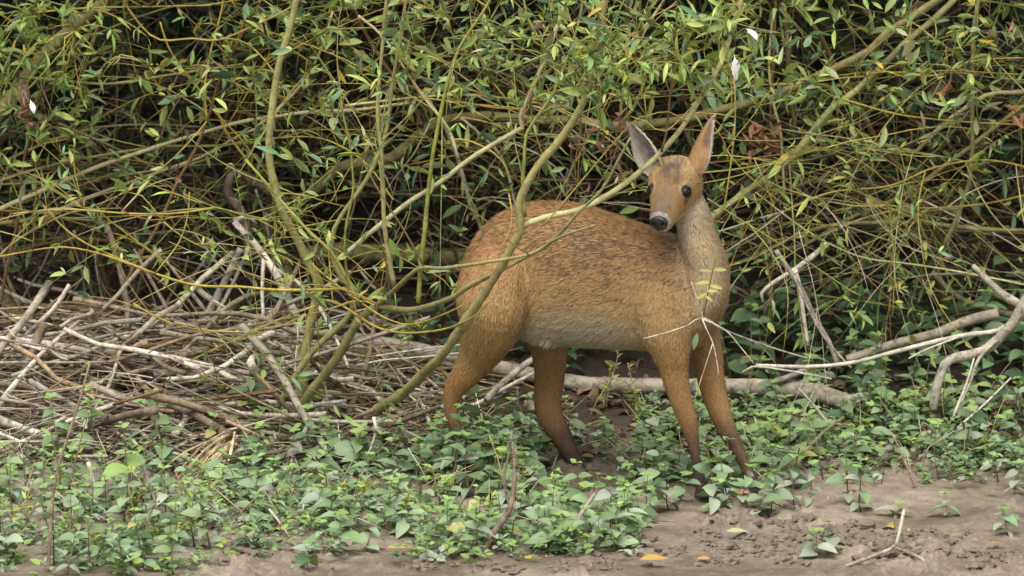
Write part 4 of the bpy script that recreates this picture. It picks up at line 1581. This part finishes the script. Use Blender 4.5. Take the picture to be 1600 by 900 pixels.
# nose pad with nostrils
v, f = ball(Vector((0, 0, 0)), rh, uh, fh, 32, 24)
out = []
for p in v:
    x_, y_, z_ = p.dot(rh), p.dot(uh), p.dot(fh)
    q = Vector((x_ * .0174, y_ * .0160 - .0014, z_ * .0108))
    # flat front, wider at the top
    q.x *= 1 + .18 * y_
    q.z *= .85 if z_ > .6 else 1
    if z_ > 0:
        for s in (-1, 1):
            dx, dy = x_ - s * .58, y_ + .02
            dd = math.hypot(dx * 1.15, dy * .95 + .35 * dx * s)
            if dd < .36:
                q.z -= .0085 * (1 - dd / .36) ** .7
        if abs(x_) < .09:
            q.z -= .0012 * (1 - abs(x_) / .09)
    out.append(NOSE + fh * .0005 + rh * q.x + uh * q.y + fh * q.z - deer_base)
obj('nose', mesh('nose', out, f), M_NOSE, deer)


# ears: cupped shells with an inside and an outside
def ear(tip_px, tipY, base, open_dir, L_w, inner_light, dark):
    tip = P(*tip_px, tipY)
    ax_ = tip - base
    L = ax_.length
    e = ax_.normalized()
    o_ = (open_dir - e * open_dir.dot(e)).normalized()
    sd_ = e.cross(o_)
    ns, na = 24, 14
    inner, outer = [], []
    for i in range(ns + 1):
        s = i / ns
        wv = float(np.interp(s, (0, .12, .28, .42, .6, .78, .9, .97, 1), (.70, .90, 1, .97, .80, .52, .29, .12, .03))) * L_w
        cup = (1.35 - .75 * s)
        for k in range(na + 1):
            ph = (k / na * 2 - 1) * cup
            rad = wv / max(.35, math.sin(min(cup, 1.5)))
            c0 = base + e * (s * L) + sd_ * 0
            q = c0 + sd_ * (rad * math.sin(ph)) - o_ * (rad * math.cos(ph)) + o_ * rad * .8
            nd_ = (sd_ * math.sin(ph) - o_ * math.cos(ph))
            th = .0035 * (1 - .75 * s) * (1 - (abs(k / na * 2 - 1)) ** 4) + .0005
            inner.append(q)
            outer.append(q + nd_ * th)
    V = inner + outer
    F = []
    m = len(inner)
    w_ = na + 1
    for i in range(ns):
        for k in range(na):
            a = i * w_ + k
            F.append((a, a + w_, a + w_ + 1, a + 1))
            F.append((m + a, m + a + 1, m + a + w_ + 1, m + a + w_))
        for k in (0, na):
            a = i * w_ + k
            F.append((a, m + a, m + a + w_, a + w_) if k == 0 else (a, a + w_, m + a + w_, m + a))
    for k in range(na):
        a = ns * w_ + k
        F.append((a, a + 1, m + a + 1, m + a))
    CC = []
    for i, p in enumerate(V):
        s = (i % m) // w_ / ns
        k = abs((i % m) % w_ / na * 2 - 1)
        if i < m:
            c = mixc((.17, .13, .11), (.55, .50, .43), .15 + .85 * k ** 1.3 + .35 * s + .4 * noise.noise(tuple(p * 90)))  # darker centre low down is painted shading of the ear cup
        else:
            c = mixc((.40, .24, .10), (.34, .19, .075), .5 + noise.noise(tuple(p * 60)))
            if dark:
                dk = sst(.35, .55, s) * sst(1.0, .85, s) * sst(-.15, -.5, (i % m) % w_ / na * 2 - 1)
                c = mixc(c, (.10, .07, .055), dk * .85)
            c = mixc(c, (.55, .46, .35), sst(.8, 1.0, k) * .8)
        CC.append(c)
    V = [p - deer_base for p in V]
    me = mesh('ear', V, F, True, CC)
    o = obj('ear', me, M_HIDE, deer)
    me.calc_loop_triangles()
    rts, nrm, dirs, cs, ls = [], [], [], [], []
    rl = random.Random(3)
    polys = list(me.polygons)
    for pz in polys:
        vi = list(pz.vertices)
        mid = vi[0]
        for q in range(9 if mid < m else 12):
            wts = [rl.random() for _ in vi]
            sm = sum(wts)
            p = sum((me.vertices[a].co * (b / sm) for a, b in zip(vi, wts)), Vector())
            c = CC[vi[0]]
            rim = abs((vi[0] % m) % w_ / na * 2 - 1)
            kk = rl.uniform(.75, 1.25)
            rts.append(p)
            nrm.append(pz.normal)
            dirs.append(e + sd_ * rl.gauss(0, .2))
            cs.append([v * kk for v in c])
            ls.append((.009 if mid < m else .006) * (1.0 if rim < .8 else .7))
    fur('ear_fur', np.array(rts), np.array(nrm), np.array(dirs), np.array(cs), np.array(ls), np.full(len(rts), .0009), o)
    return o


ear((986, 196), -.06, H(.146, -.031, .020), Vector((-.74, -.66, .15)), .0310, True, False)
ear((1114, 184), -.05, H(.148, .031, .020), Vector((.82, .50, -.1)), .0290, False, True)

# cloven hooves
HD = [(.5, -.85), (.85, -.5), (.6, -.5), (.75, -.45)]
for (p, hdir) in zip(feet, HD):
    a = Vector((hdir[0], hdir[1], 0)).normalized()
    sde = Vector((-a.y, a.x, 0))
    gr = gz(p.x, p.y)
    V, F = [], []
    hgt = max(.022, p.z - gr + .004)
    for s in (-1, 1):
        o_ = len(V)
        c = p + sde * (s * .0058)
        prof = [(-.010, .0, .006), (.0, .0, .0065), (.020, .0, .0048), (.030, .0, .0012)]
        for (fx, _, hw_) in prof:
            for zt in (0, 1):
                z = gr - .003 if zt == 0 else p.z + .004 - max(0, fx) / .030 * (hgt - .008)
                fx2 = fx if zt == 0 else fx * .8
                for sg in (-1, 1):
                    V.append(Vector((c.x, c.y, 0)) + a * fx2 + sde * (sg * hw_ * (1 if zt == 0 else .8)) + ZU * z)
        for i in range(3):
            b = o_ + i * 4
            n_ = b + 4
            F += [(b, n_, n_ + 1, b + 1), (b + 2, b + 3, n_ + 3, n_ + 2), (b, b + 2, n_ + 2, n_), (b + 1, n_ + 1, n_ + 3, b + 3)]
        F += [(o_, o_ + 1, o_ + 3, o_ + 2), (o_ + 12, o_ + 14, o_ + 15, o_ + 13)]
    obj('hoof', mesh('hoof', [q - deer_base for q in V], F, False), M_HOOF, deer)

# ------------------------------------------------------------------ mint plants
R.seed(21)
MG = 'water mint plants on the muddy bank'
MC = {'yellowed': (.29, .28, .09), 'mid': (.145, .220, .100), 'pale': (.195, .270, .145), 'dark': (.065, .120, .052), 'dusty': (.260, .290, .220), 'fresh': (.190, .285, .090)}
stem_m = []
for q in range(5):
    pts = [Vector((0, 0, 0))]
    d = Vector((R.gauss(0, .12), R.gauss(0, .12), 1)).normalized()
    for k in range(5):
        d = (d + Vector((R.gauss(0, .10), R.gauss(0, .10), .1))).normalized()
        pts.append(pts[-1] + d * .2)
    v, f = tube(pts, [.014, .013, .012, .010, .008, .005], 5, .05)
    me_ = mesh('stem', v, f)
    me_.materials.append(M_STEM)
    stem_m.append((me_, pts))


def mint(p, h, label, tone='mid', leaf=.042, pairs=None, name='mint_plant', group=MG, dusty=0.0):
    root = thing(name, label, 'plant', p, group)
    me_, pts = R.choice(stem_m)
    rz = R.uniform(0, 6.28)
    rot = Matrix.Rotation(rz, 4, 'Z')
    so = obj('stem', me_, None, root, jit((.16, .15, .07), .3, .1))
    so.rotation_euler = (0, 0, rz)
    so.scale = (h * 1.1 if h < .12 else .13, h * 1.1 if h < .12 else .13, h)
    sx = so.scale[0]
    if pairs is None:
        pairs = max(3, int(h / .028))
    for i in range(pairs + 1):
        t = (i + .7) / (pairs + .7)
        k = t * 5
        j = min(4, int(k))
        q = pts[j].lerp(pts[j + 1], k - j)
        q = rot @ Vector((q.x * sx, q.y * sx, q.z * h))
        a0 = rz + (i % 2) * math.pi / 2 + R.gauss(0, .2)
        size = leaf * (.55 + .6 * math.sin(math.pi * min(.92, t * .75 + .22))) * R.uniform(.8, 1.15)
        top = i == pairs
        if top:
            size *= .62
        for s in range(2 if not top else 4):
            if R.random() < .06:
                continue
            a = a0 + s * (math.pi if not top else math.pi / 2) + R.gauss(0, .15)
            up = R.uniform(-.15, .45) + (.5 if top else 0) - (.15 if t < .4 else 0)
            d = Vector((math.cos(a), math.sin(a), up))
            if top:
                tn = 'fresh'
            elif R.random() < dusty * (1.25 - t):
                tn = 'dusty'
            elif R.random() < .02:
                tn = 'yellowed'
            else:
                tn = tone if R.random() < .6 else R.choice(('mid', 'pale', 'dark'))
            L = min(size, q.z / max(.05, .35 - up) if up < .3 else size)
            o = obj('leaf', leaf_mesh(R.choice(('mint', 'mint2', 'mintcurl', 'mint')), M_MINT), None, root, jit(MC[tn], .18, .06))
            o.matrix_local = leaf_matrix(q, d, (R.gauss(0, .25), R.gauss(-.35, .25), 1), max(L, .012) * R.choice((.8, .95, 1.1)))
    return root


def scatter(n, box, mind, fn, ok=None):
    pts = []
    tries = 0
    while len(pts) < n and tries < n * 40:
        tries += 1
        x, y = R.uniform(box[0], box[2]), R.uniform(box[1], box[3])
        if ok and not ok(x, y):
            continue
        p = G(x, y)
        if any((p - q).length < mind for q in pts):
            continue
        pts.append(p)
        fn(p, x, y)


footpx = [(1097, 782), (1183, 772), (733, 738), (918, 758)]


def free(x, y):
    if 838 < x < 940 and 735 < y < 792:           # trodden spot before the far hind hoof
        return False
    for fx, fy in footpx:
        if abs(x - fx) < 16 and -4 < y - fy < 40:
            return False
    return True


def m_low(p, x, y):
    mint(p, R.uniform(.05, .10), 'low grey green mint plant in the dense mint bed under the brush pile', R.choice(('mid', 'mid', 'pale')), R.uniform(.032, .045), dusty=.18)


def m_left(p, x, y):
    mint(p, R.uniform(.06, .13), 'dusty mint plant growing in the left corner beside the tall thin stem', R.choice(('mid', 'pale')), R.uniform(.028, .042), dusty=.25)


def m_feet(p, x, y):
    mint(p, R.uniform(.04, .085), 'small broad leaved mint plant growing around the deer\'s feet', R.choice(('mid', 'pale', 'mid')), R.uniform(.032, .042), dusty=.15)


def m_right(p, x, y):
    mint(p, R.uniform(.06, .12), 'leafy green mint plant in the bed right of the deer\'s forelegs', R.choice(('mid', 'mid', 'pale', 'fresh')), R.uniform(.034, .046), dusty=.1)


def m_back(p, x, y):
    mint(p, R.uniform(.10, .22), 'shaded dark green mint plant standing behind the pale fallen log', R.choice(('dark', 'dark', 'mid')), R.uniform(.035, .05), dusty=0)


def m_hind(p, x, y):
    mint(p, R.uniform(.08, .15), 'tall fresh mint plant screening the near hind leg', R.choice(('mid', 'pale')), R.uniform(.036, .048), dusty=.05)


scatter(48, (-10, 770, 330, 905), .045, m_left)
scatter(80, (330, 720, 900, 868), .045, m_low, lambda x, y: free(x, y) and not (330 < x < 500 and y < 740) and y < (830 if x < 520 else 868))
scatter(14, (380, 690, 520, 740), .045, m_low)
scatter(24, (690, 735, 800, 785), .04, m_hind, free)
scatter(42, (800, 670, 1230, 775), .045, m_feet, lambda x, y: free(x, y) and not (880 < x < 1060 and y > 700 and R.random() < .5))
scatter(22, (840, 790, 1010, 866), .045, m_low, free)
scatter(54, (1190, 640, 1600, 735), .045, m_right)
BACK = []
scatter(44, (1130, 520, 1620, 640), .06, lambda p, x, y: BACK.append(p))
scatter(12, (640, 540, 1100, 600), .07, lambda p, x, y: BACK.append(p))
BACK.sort(key=lambda p: p.y)
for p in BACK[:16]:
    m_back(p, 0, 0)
# the many half hidden plants behind the log are one mass
items = []
for p in BACK[16:]:
    h = R.uniform(.10, .22)
    lean = Vector((R.gauss(0, .15), R.gauss(0, .15), 1))
    for i in range(6):
        q = p + lean * (h * (i + 1) / 6)
        for s in range(2):
            a = i * math.pi / 2 + s * math.pi + R.gauss(0, .3)
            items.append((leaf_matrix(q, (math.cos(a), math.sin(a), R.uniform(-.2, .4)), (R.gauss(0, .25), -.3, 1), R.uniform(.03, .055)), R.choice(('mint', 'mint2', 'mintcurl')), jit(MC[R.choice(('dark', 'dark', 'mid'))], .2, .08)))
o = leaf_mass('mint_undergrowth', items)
tag(o, 'shaded mass of dark green mint behind the pale fallen log', None, None, 'stuff')
for x, y, h in ((1325, 790, .13), (1345, 800, .10), (1300, 862, .06), (1275, 870, .05), (1480, 808, .045), (1585, 775, .06), (1575, 838, .05), (1400, 805, .03), (1265, 800, .08), (1240, 790, .09), (1430, 700, .12), (1185, 810, .05), (1130, 800, .06), (505, 870, .06), (480, 890, .05), (955, 850, .12), (985, 845, .11), (1138, 795, .10), (1112, 806, .06), (1160, 800, .08), (1205, 800, .08), (1065, 790, .05), (1145, 775, .11), (1125, 770, .09)):
    mint(G(x, y), h, 'mud splashed mint plant standing alone on the bare mud', 'pale', .038, dusty=.45)
# taller single plants
for x, y in ((150, 735), (260, 745), (340, 735), (430, 725), (300, 700), (480, 735), (545, 740), (205, 715), (95, 740), (400, 745)):
    mint(G(x, y), R.uniform(.10, .16), 'tall mint plant pushing up through the front sticks of the brush pile', R.choice(('mid', 'fresh', 'pale')), .042, dusty=.05)
for x, y in ((1020, 775), (1045, 800), (1215, 780), (1235, 765), (760, 770), (690, 760), (775, 790), (1120, 790)):
    mint(G(x, y), R.uniform(.09, .13), 'taller mint clump standing close in front of the deer\'s legs', R.choice(('mid', 'pale')), .044, dusty=.12)
mint(G(385, 700), .17, 'tall bright green mint plant in front of the willow fork', 'fresh', .05)
mint(G(735, 742), .19, 'tallest pale mint plant in front of the near hind leg', 'pale', .055)
mint(G(212, 800), .17, 'upright mint plant with a long top leaf below the brush pile', 'fresh', .05)

# ------------------------------------------------------------------ willow seedlings with yellow green sprays
SG = 'young yellow green shoots among the mint'


def seedling(x, y, h, label, size=.02, col_='lime', lean=0.0, n=3):
    p = G(x, y)
    root = thing('willow_seedling', label, 'plant', p, SG)
    for b in range(n):
        d = Vector((R.gauss(lean, .22), R.gauss(0, .15), 1)).normalized()
        pts = [Vector((R.gauss(0, .006), R.gauss(0, .006), 0))]
        hh = h * R.uniform(.6, 1)
        for k in range(7):
            d = (d + Vector((R.gauss(0, .10), R.gauss(0, .08), .05))).normalized()
            pts.append(pts[-1] + d * (hh / 7))
        v, f = tube(pts, [.0022 - .0002 * k for k in range(8)], 5, .1)
        obj('stem', mesh('stem', v, f), M_BARK, root, jit(BC[R.choice(('tan', 'greybrown', 'olive'))], .15, .05))
        for k in range(2, 8):
            for s in range(R.randint(2, 4)):
                dd = (Vector((R.gauss(0, 1), R.gauss(0, 1), R.uniform(.1, .9)))).normalized()
                o = obj('leaf', leaf_mesh(R.choice(('slim', 'tiny', 'wide')), M_LEAF), None, root, jit(LC[col_ if R.random() < .7 else 'fresh'], .2, .08))
                o.matrix_local = leaf_matrix(pts[k] - (pts[k] - pts[k - 1]) * R.random(), dd, rvec(.8), size * R.uniform(.6, 1.3))


for x, y, h, n in ((800, 800, .16, 3), (700, 800, .10, 3), (760, 840, .09, 3), (640, 820, .07, 3), (880, 800, .08, 2), (300, 840, .10, 4), (330, 810, .12, 3), (100, 860, .12, 3), (30, 840, .10, 3), (215, 830, .10, 4),
                   (270, 860, .06, 3), (510, 810, .10, 3), (570, 800, .07, 3), (160, 870, .08, 3), (1170, 690, .06, 2), (1440, 660, .10, 3), (1520, 660, .10, 2), (1270, 640, .14, 2), (1380, 620, .16, 2), (945, 640, .14, 2), (1000, 650, .12, 2)):
    seedling(x, y, h, 'slender young shoot with small yellow green leaves rising through the mint', n=n)
seedling(85, 800, .28, 'tall yellowing shoot twined up the weathered stem at the left', .022, 'lime', .25, 2)
seedling(160, 700, .22, 'thin red stemmed shoot with tiny leaves rising from the brush pile', .018, 'lime', -.1, 2)
seedling(330, 690, .16, 'small leafy shoot sprouting from the brush pile centre', .022, 'fresh', 0, 2)
seedling(640, 600, .12, 'small leafy shoot sprouting behind the leaning willow branch', .024, 'fresh', 0, 2)

# small sprig with leaves in front of the chest
sg = thing('willow_sprig', 'small pale leafy sprig standing in front of the deer\'s neck base', 'sprig', P(1098, 498, -.23))
bb = Vector(sg.location)
q, rr = crom(PL([(1098, 498), (1104, 470), (1110, 440), (1117, 410)], -.23, -.23), [.0013, .0012, .001, .0006], .015)
v, f = tube([p - bb for p in q], rr, 5)
obj('stem', mesh('stem', v, f), M_BARK, sg, BC['dark'])
for x, y, dx, dy, L in ((1112, 425, -14, -5, 18), (1114, 422, 20, -4, 20), (1109, 442, -22, -2, 22), (1108, 446, 22, 2, 20), (1104, 455, 18, -4, 16), (1104, 458, -16, 8, 18), (1117, 410, 3, -14, 14), (1102, 462, 14, 8, 14), (1090, 520, -6, 22, 26)):
    o = obj('leaf', leaf_mesh('wide', M_LEAF), None, sg, jit(LC['lime' if y < 500 else 'blue'], .15, .05))
    o.matrix_local = leaf_matrix(P(x, y, -.23) - bb, (dx, -8, -dy), (0, -.8, .6), L * PX * 1.1)

# ------------------------------------------------------------------ fallen leaves on the mud
FG = 'fallen willow leaves on the mud'
FL = [(605, 868, 34, 'yellow', 'crumpled bright yellow leaf lying on mud at the foot of the mint bed'), (738, 866, 36, 'yellow', 'curled orange yellow leaf leaning against the dark rooted stick'),
      (1396, 828, 22, 'yellow', 'upright yellow leaf beside the three pronged stick'), (1060, 772, 16, 'yellow', 'small yellow leaf in mint below the near forehoof'),
      (1170, 786, 26, 'brown', 'orange brown leaf lying just in front of the far forehoof'), (985, 850, 28, 'yellow', 'narrow yellow leaf hanging in the mint at the mud edge'),
      (1000, 888, 40, 'yellow', 'long yellow leaf lying in front of the mud lip'), (280, 890, 60, 'dull', 'long curled green leaf lying on mud in front of the left mint'),
      (1185, 812, 22, 'brown', 'small brown leaf on bare mud near the pale heart leaf'), (1135, 845, 30, 'pale', 'pale mud coated heart shaped leaf lying on bare mud'),
      (840, 878, 18, 'yellow', 'tiny yellow leaf in mud left of the forked stick'), (1110, 882, 20, 'brown', 'small salmon brown leaf scrap by the lumpy clods'),
      (1555, 775, 26, 'brown', 'tan leaf scrap under the lone plant at the right edge'), (1445, 878, 16, 'brown', 'curled brown leaf behind the stick fork'),
      (1540, 860, 30, 'brown', 'dark curled brown leaf standing on mud at the right'), (330, 858, 26, 'yellow', 'yellow leaf lying at the edge of the left mint')]
for x, y, L, c, label in FL:
    p = G(x, y)
    o = obj('fallen_leaf', leaf_mesh(R.choice(('dead', 'flat', 'curl', 'flat')), M_DRY), None, None, jit((.40, .27, .06) if c == 'yellow' else LC[c] if c != 'brown' else (.28, .17, .09), .15, .05))
    a = R.uniform(-.6, .6) + (math.pi if R.random() < .5 else 0)
    up = .8 if 'upright' in label or 'leaning' in label or 'standing' in label or 'hanging' in label else .05
    d = Vector((math.cos(a), math.sin(a), up))
    o.matrix_world = leaf_matrix(p + Vector((0, 0, .004 + L * PX * (.25 if up < .1 else .05))), d, (0, -.35, 1), L * PX * 1.15, 1.2)
    tag(o, label, 'leaf', FG)
for q in range(34):
    x, y = R.uniform(380, 1600), R.uniform(770, 900)
    if x < 1000 and y < 835:
        continue
    p = G(x, y)
    o = obj('fallen_leaf', leaf_mesh(R.choice(('dead', 'flat', 'curl')), M_DRY), None, None, jit(R.choice((LC['yellow'], (.40, .26, .14), (.5, .42, .25), (.30, .17, .09))), .2, .06))
    a = R.uniform(0, 6.28)
    o.matrix_world = leaf_matrix(p + Vector((0, 0, .004)), (math.cos(a), math.sin(a), .05), (R.gauss(0, .3), R.gauss(0, .3), 1), R.uniform(.008, .018), 1.2)
    tag(o, 'tiny dry leaf scrap scattered on the bare mud', 'leaf', 'tiny leaf scraps on the mud')

# mud crumbs and clods turned up by feet
def clods():
    """ragged lumps: each is a cluster of rough crumbs pressed together"""
    VV, FF = [], []
    ico = bmesh.new()
    bmesh.ops.create_icosphere(ico, subdivisions=2, radius=1)
    iv = [v.co.copy() for v in ico.verts]
    fi = [[v.index for v in f.verts] for f in ico.faces]
    ico.free()
    RR = random.Random(4)
    hot = [(1190, 852, 55, 12, 34), (1290, 835, 50, 12, 20), (1450, 850, 110, 16, 24), (1000, 870, 60, 10, 6), (900, 878, 120, 8, 8), (700, 884, 140, 6, 7), (1560, 880, 40, 8, 7), (450, 868, 110, 10, 7), (1150, 808, 70, 8, 6), (1330, 860, 120, 18, 9)]
    for hx, hy, sx, sy, n in hot:
        for q in range(n):
            cx_, cy_ = hx + RR.gauss(0, sx), hy + RR.gauss(0, sy)
            big = RR.uniform(.5, 1.7)
            for z in range(RR.randint(3, 9)):
                p = G(cx_ + RR.gauss(0, 12 * big), cy_ + RR.gauss(0, 2.2 * big))
                r = RR.uniform(.003, .0085) * big
                o = len(VV)
                ph = RR.uniform(0, 50)
                for v in iv:
                    k = 1 + .7 * noise.noise(v * 1.3 + Vector((ph, 0, 0))) + .45 * noise.noise(v * 3.4 + Vector((0, ph, 0)))
                    VV.append(p + Vector((v.x * r * k * 1.3, v.y * r * k * 1.3, v.z * r * k * .8 + r * .15)))
                FF += [tuple(o + k for k in f) for f in fi]
    o = obj('mud_crumbs', mesh('mud_crumbs', VV, FF, False), M_CLOD)
    tag(o, 'loose crumbs and small clods of trodden mud', None, None, 'stuff')


clods()

# rotted leaf litter and low ground cover under the bushes
items = []
for q in range(5200):
    X, Y = R.uniform(-1.5, 1.5), R.uniform(.25, 2.8)
    if R.random() < .35:
        Y = R.uniform(.2, .9)
    c = jit(R.choice(((.13, .085, .05), (.19, .13, .08), (.09, .06, .04), (.23, .18, .12))), .25, .08)
    a = R.uniform(0, 6.28)
    items.append((leaf_matrix(Vector((X, Y, gz(X, Y) + R.uniform(.003, .015))), (math.cos(a), math.sin(a), R.gauss(0, .2)), (R.gauss(0, .4), R.gauss(0, .4), 1), R.uniform(.018, .05), 1.2), R.choice(('flat', 'curl', 'wide')), c))
o = leaf_mass('leaf_litter', items)
tag(o, 'brown rotted leaf litter covering the soil under the willows', None, None, 'stuff')

# thin dry stems and bits of straw standing and lying in the mint bed
VV, FF, CC = [], [], []
for q in range(620):
    x, y = R.uniform(-20, 1620), R.uniform(650, 850)
    if x > 1000 and y > 760:
        continue
    if not free(x, y):
        continue
    p = G(x, y)
    L = R.uniform(.03, .14)
    d = Vector((R.gauss(0, .6), R.gauss(0, .4), R.uniform(.1, 1.2))).normalized()
    e = (d + Vector((R.gauss(0, .3), R.gauss(0, .3), -.2))).normalized()
    r = R.uniform(.0007, .0018)
    v, f = tube([p - d * .004, p + d * L * .5, p + d * L * .5 + e * L * .5], [r, r * .85, r * .5], 4)
    o_ = len(VV)
    VV += v
    FF += [tuple(o_ + k for k in z) for z in f]
    CC += [jit(BC[R.choice(('greybrown', 'grey', 'tan', 'brown', 'white', 'olive'))], .25, .06)] * len(v)
o = obj('dry_stems', mesh('dry_stems', VV, FF, True, CC), M_DEAD_S)
tag(o, 'thin dry stems and straw standing through the mint bed', None, None, 'stuff')

# low ground cover of tiny herbs between the mint plants
items = []
for q in range(1900):
    x = R.uniform(-20, 1620)
    y = R.uniform(690, 905) if x < 1000 else R.uniform(640, 765)
    lim = 925 if x < 330 else 890 if x < 990 else 765
    if y > lim - 18 * R.random() or not free(x, y):
        continue
    if x < 560 and y < 740 and x > 120:
        continue
    p = G(x, y)
    if noise.noise((p.x * 6, p.y * 5, 11.0)) < -.18:      # trodden gaps
        continue
    n = R.randint(5, 11)
    h = R.uniform(.012, .06)
    c0 = R.choice((LC['fresh'], MC['pale'], MC['pale'], MC['mid'], MC['mid'], MC['fresh'], MC['dusty'], MC['dark']))
    for k in range(n):
        a = R.uniform(0, 6.28)
        z = h * R.random()
        rr_ = .012 * R.random()
        items.append((leaf_matrix(p + Vector((math.cos(a) * rr_, math.sin(a) * rr_, z + .003)), (math.cos(a), math.sin(a), R.uniform(0, .9)), (R.gauss(0, .3), R.gauss(-.3, .3), 1), R.uniform(.009, .024), 1.0), R.choice(('mint', 'wide', 'tiny', 'mint2')), jit(c0, .2, .08)))
o = leaf_mass('ground_cover', items)
tag(o, 'low cover of tiny green herbs between the mint plants', None, None, 'stuff')
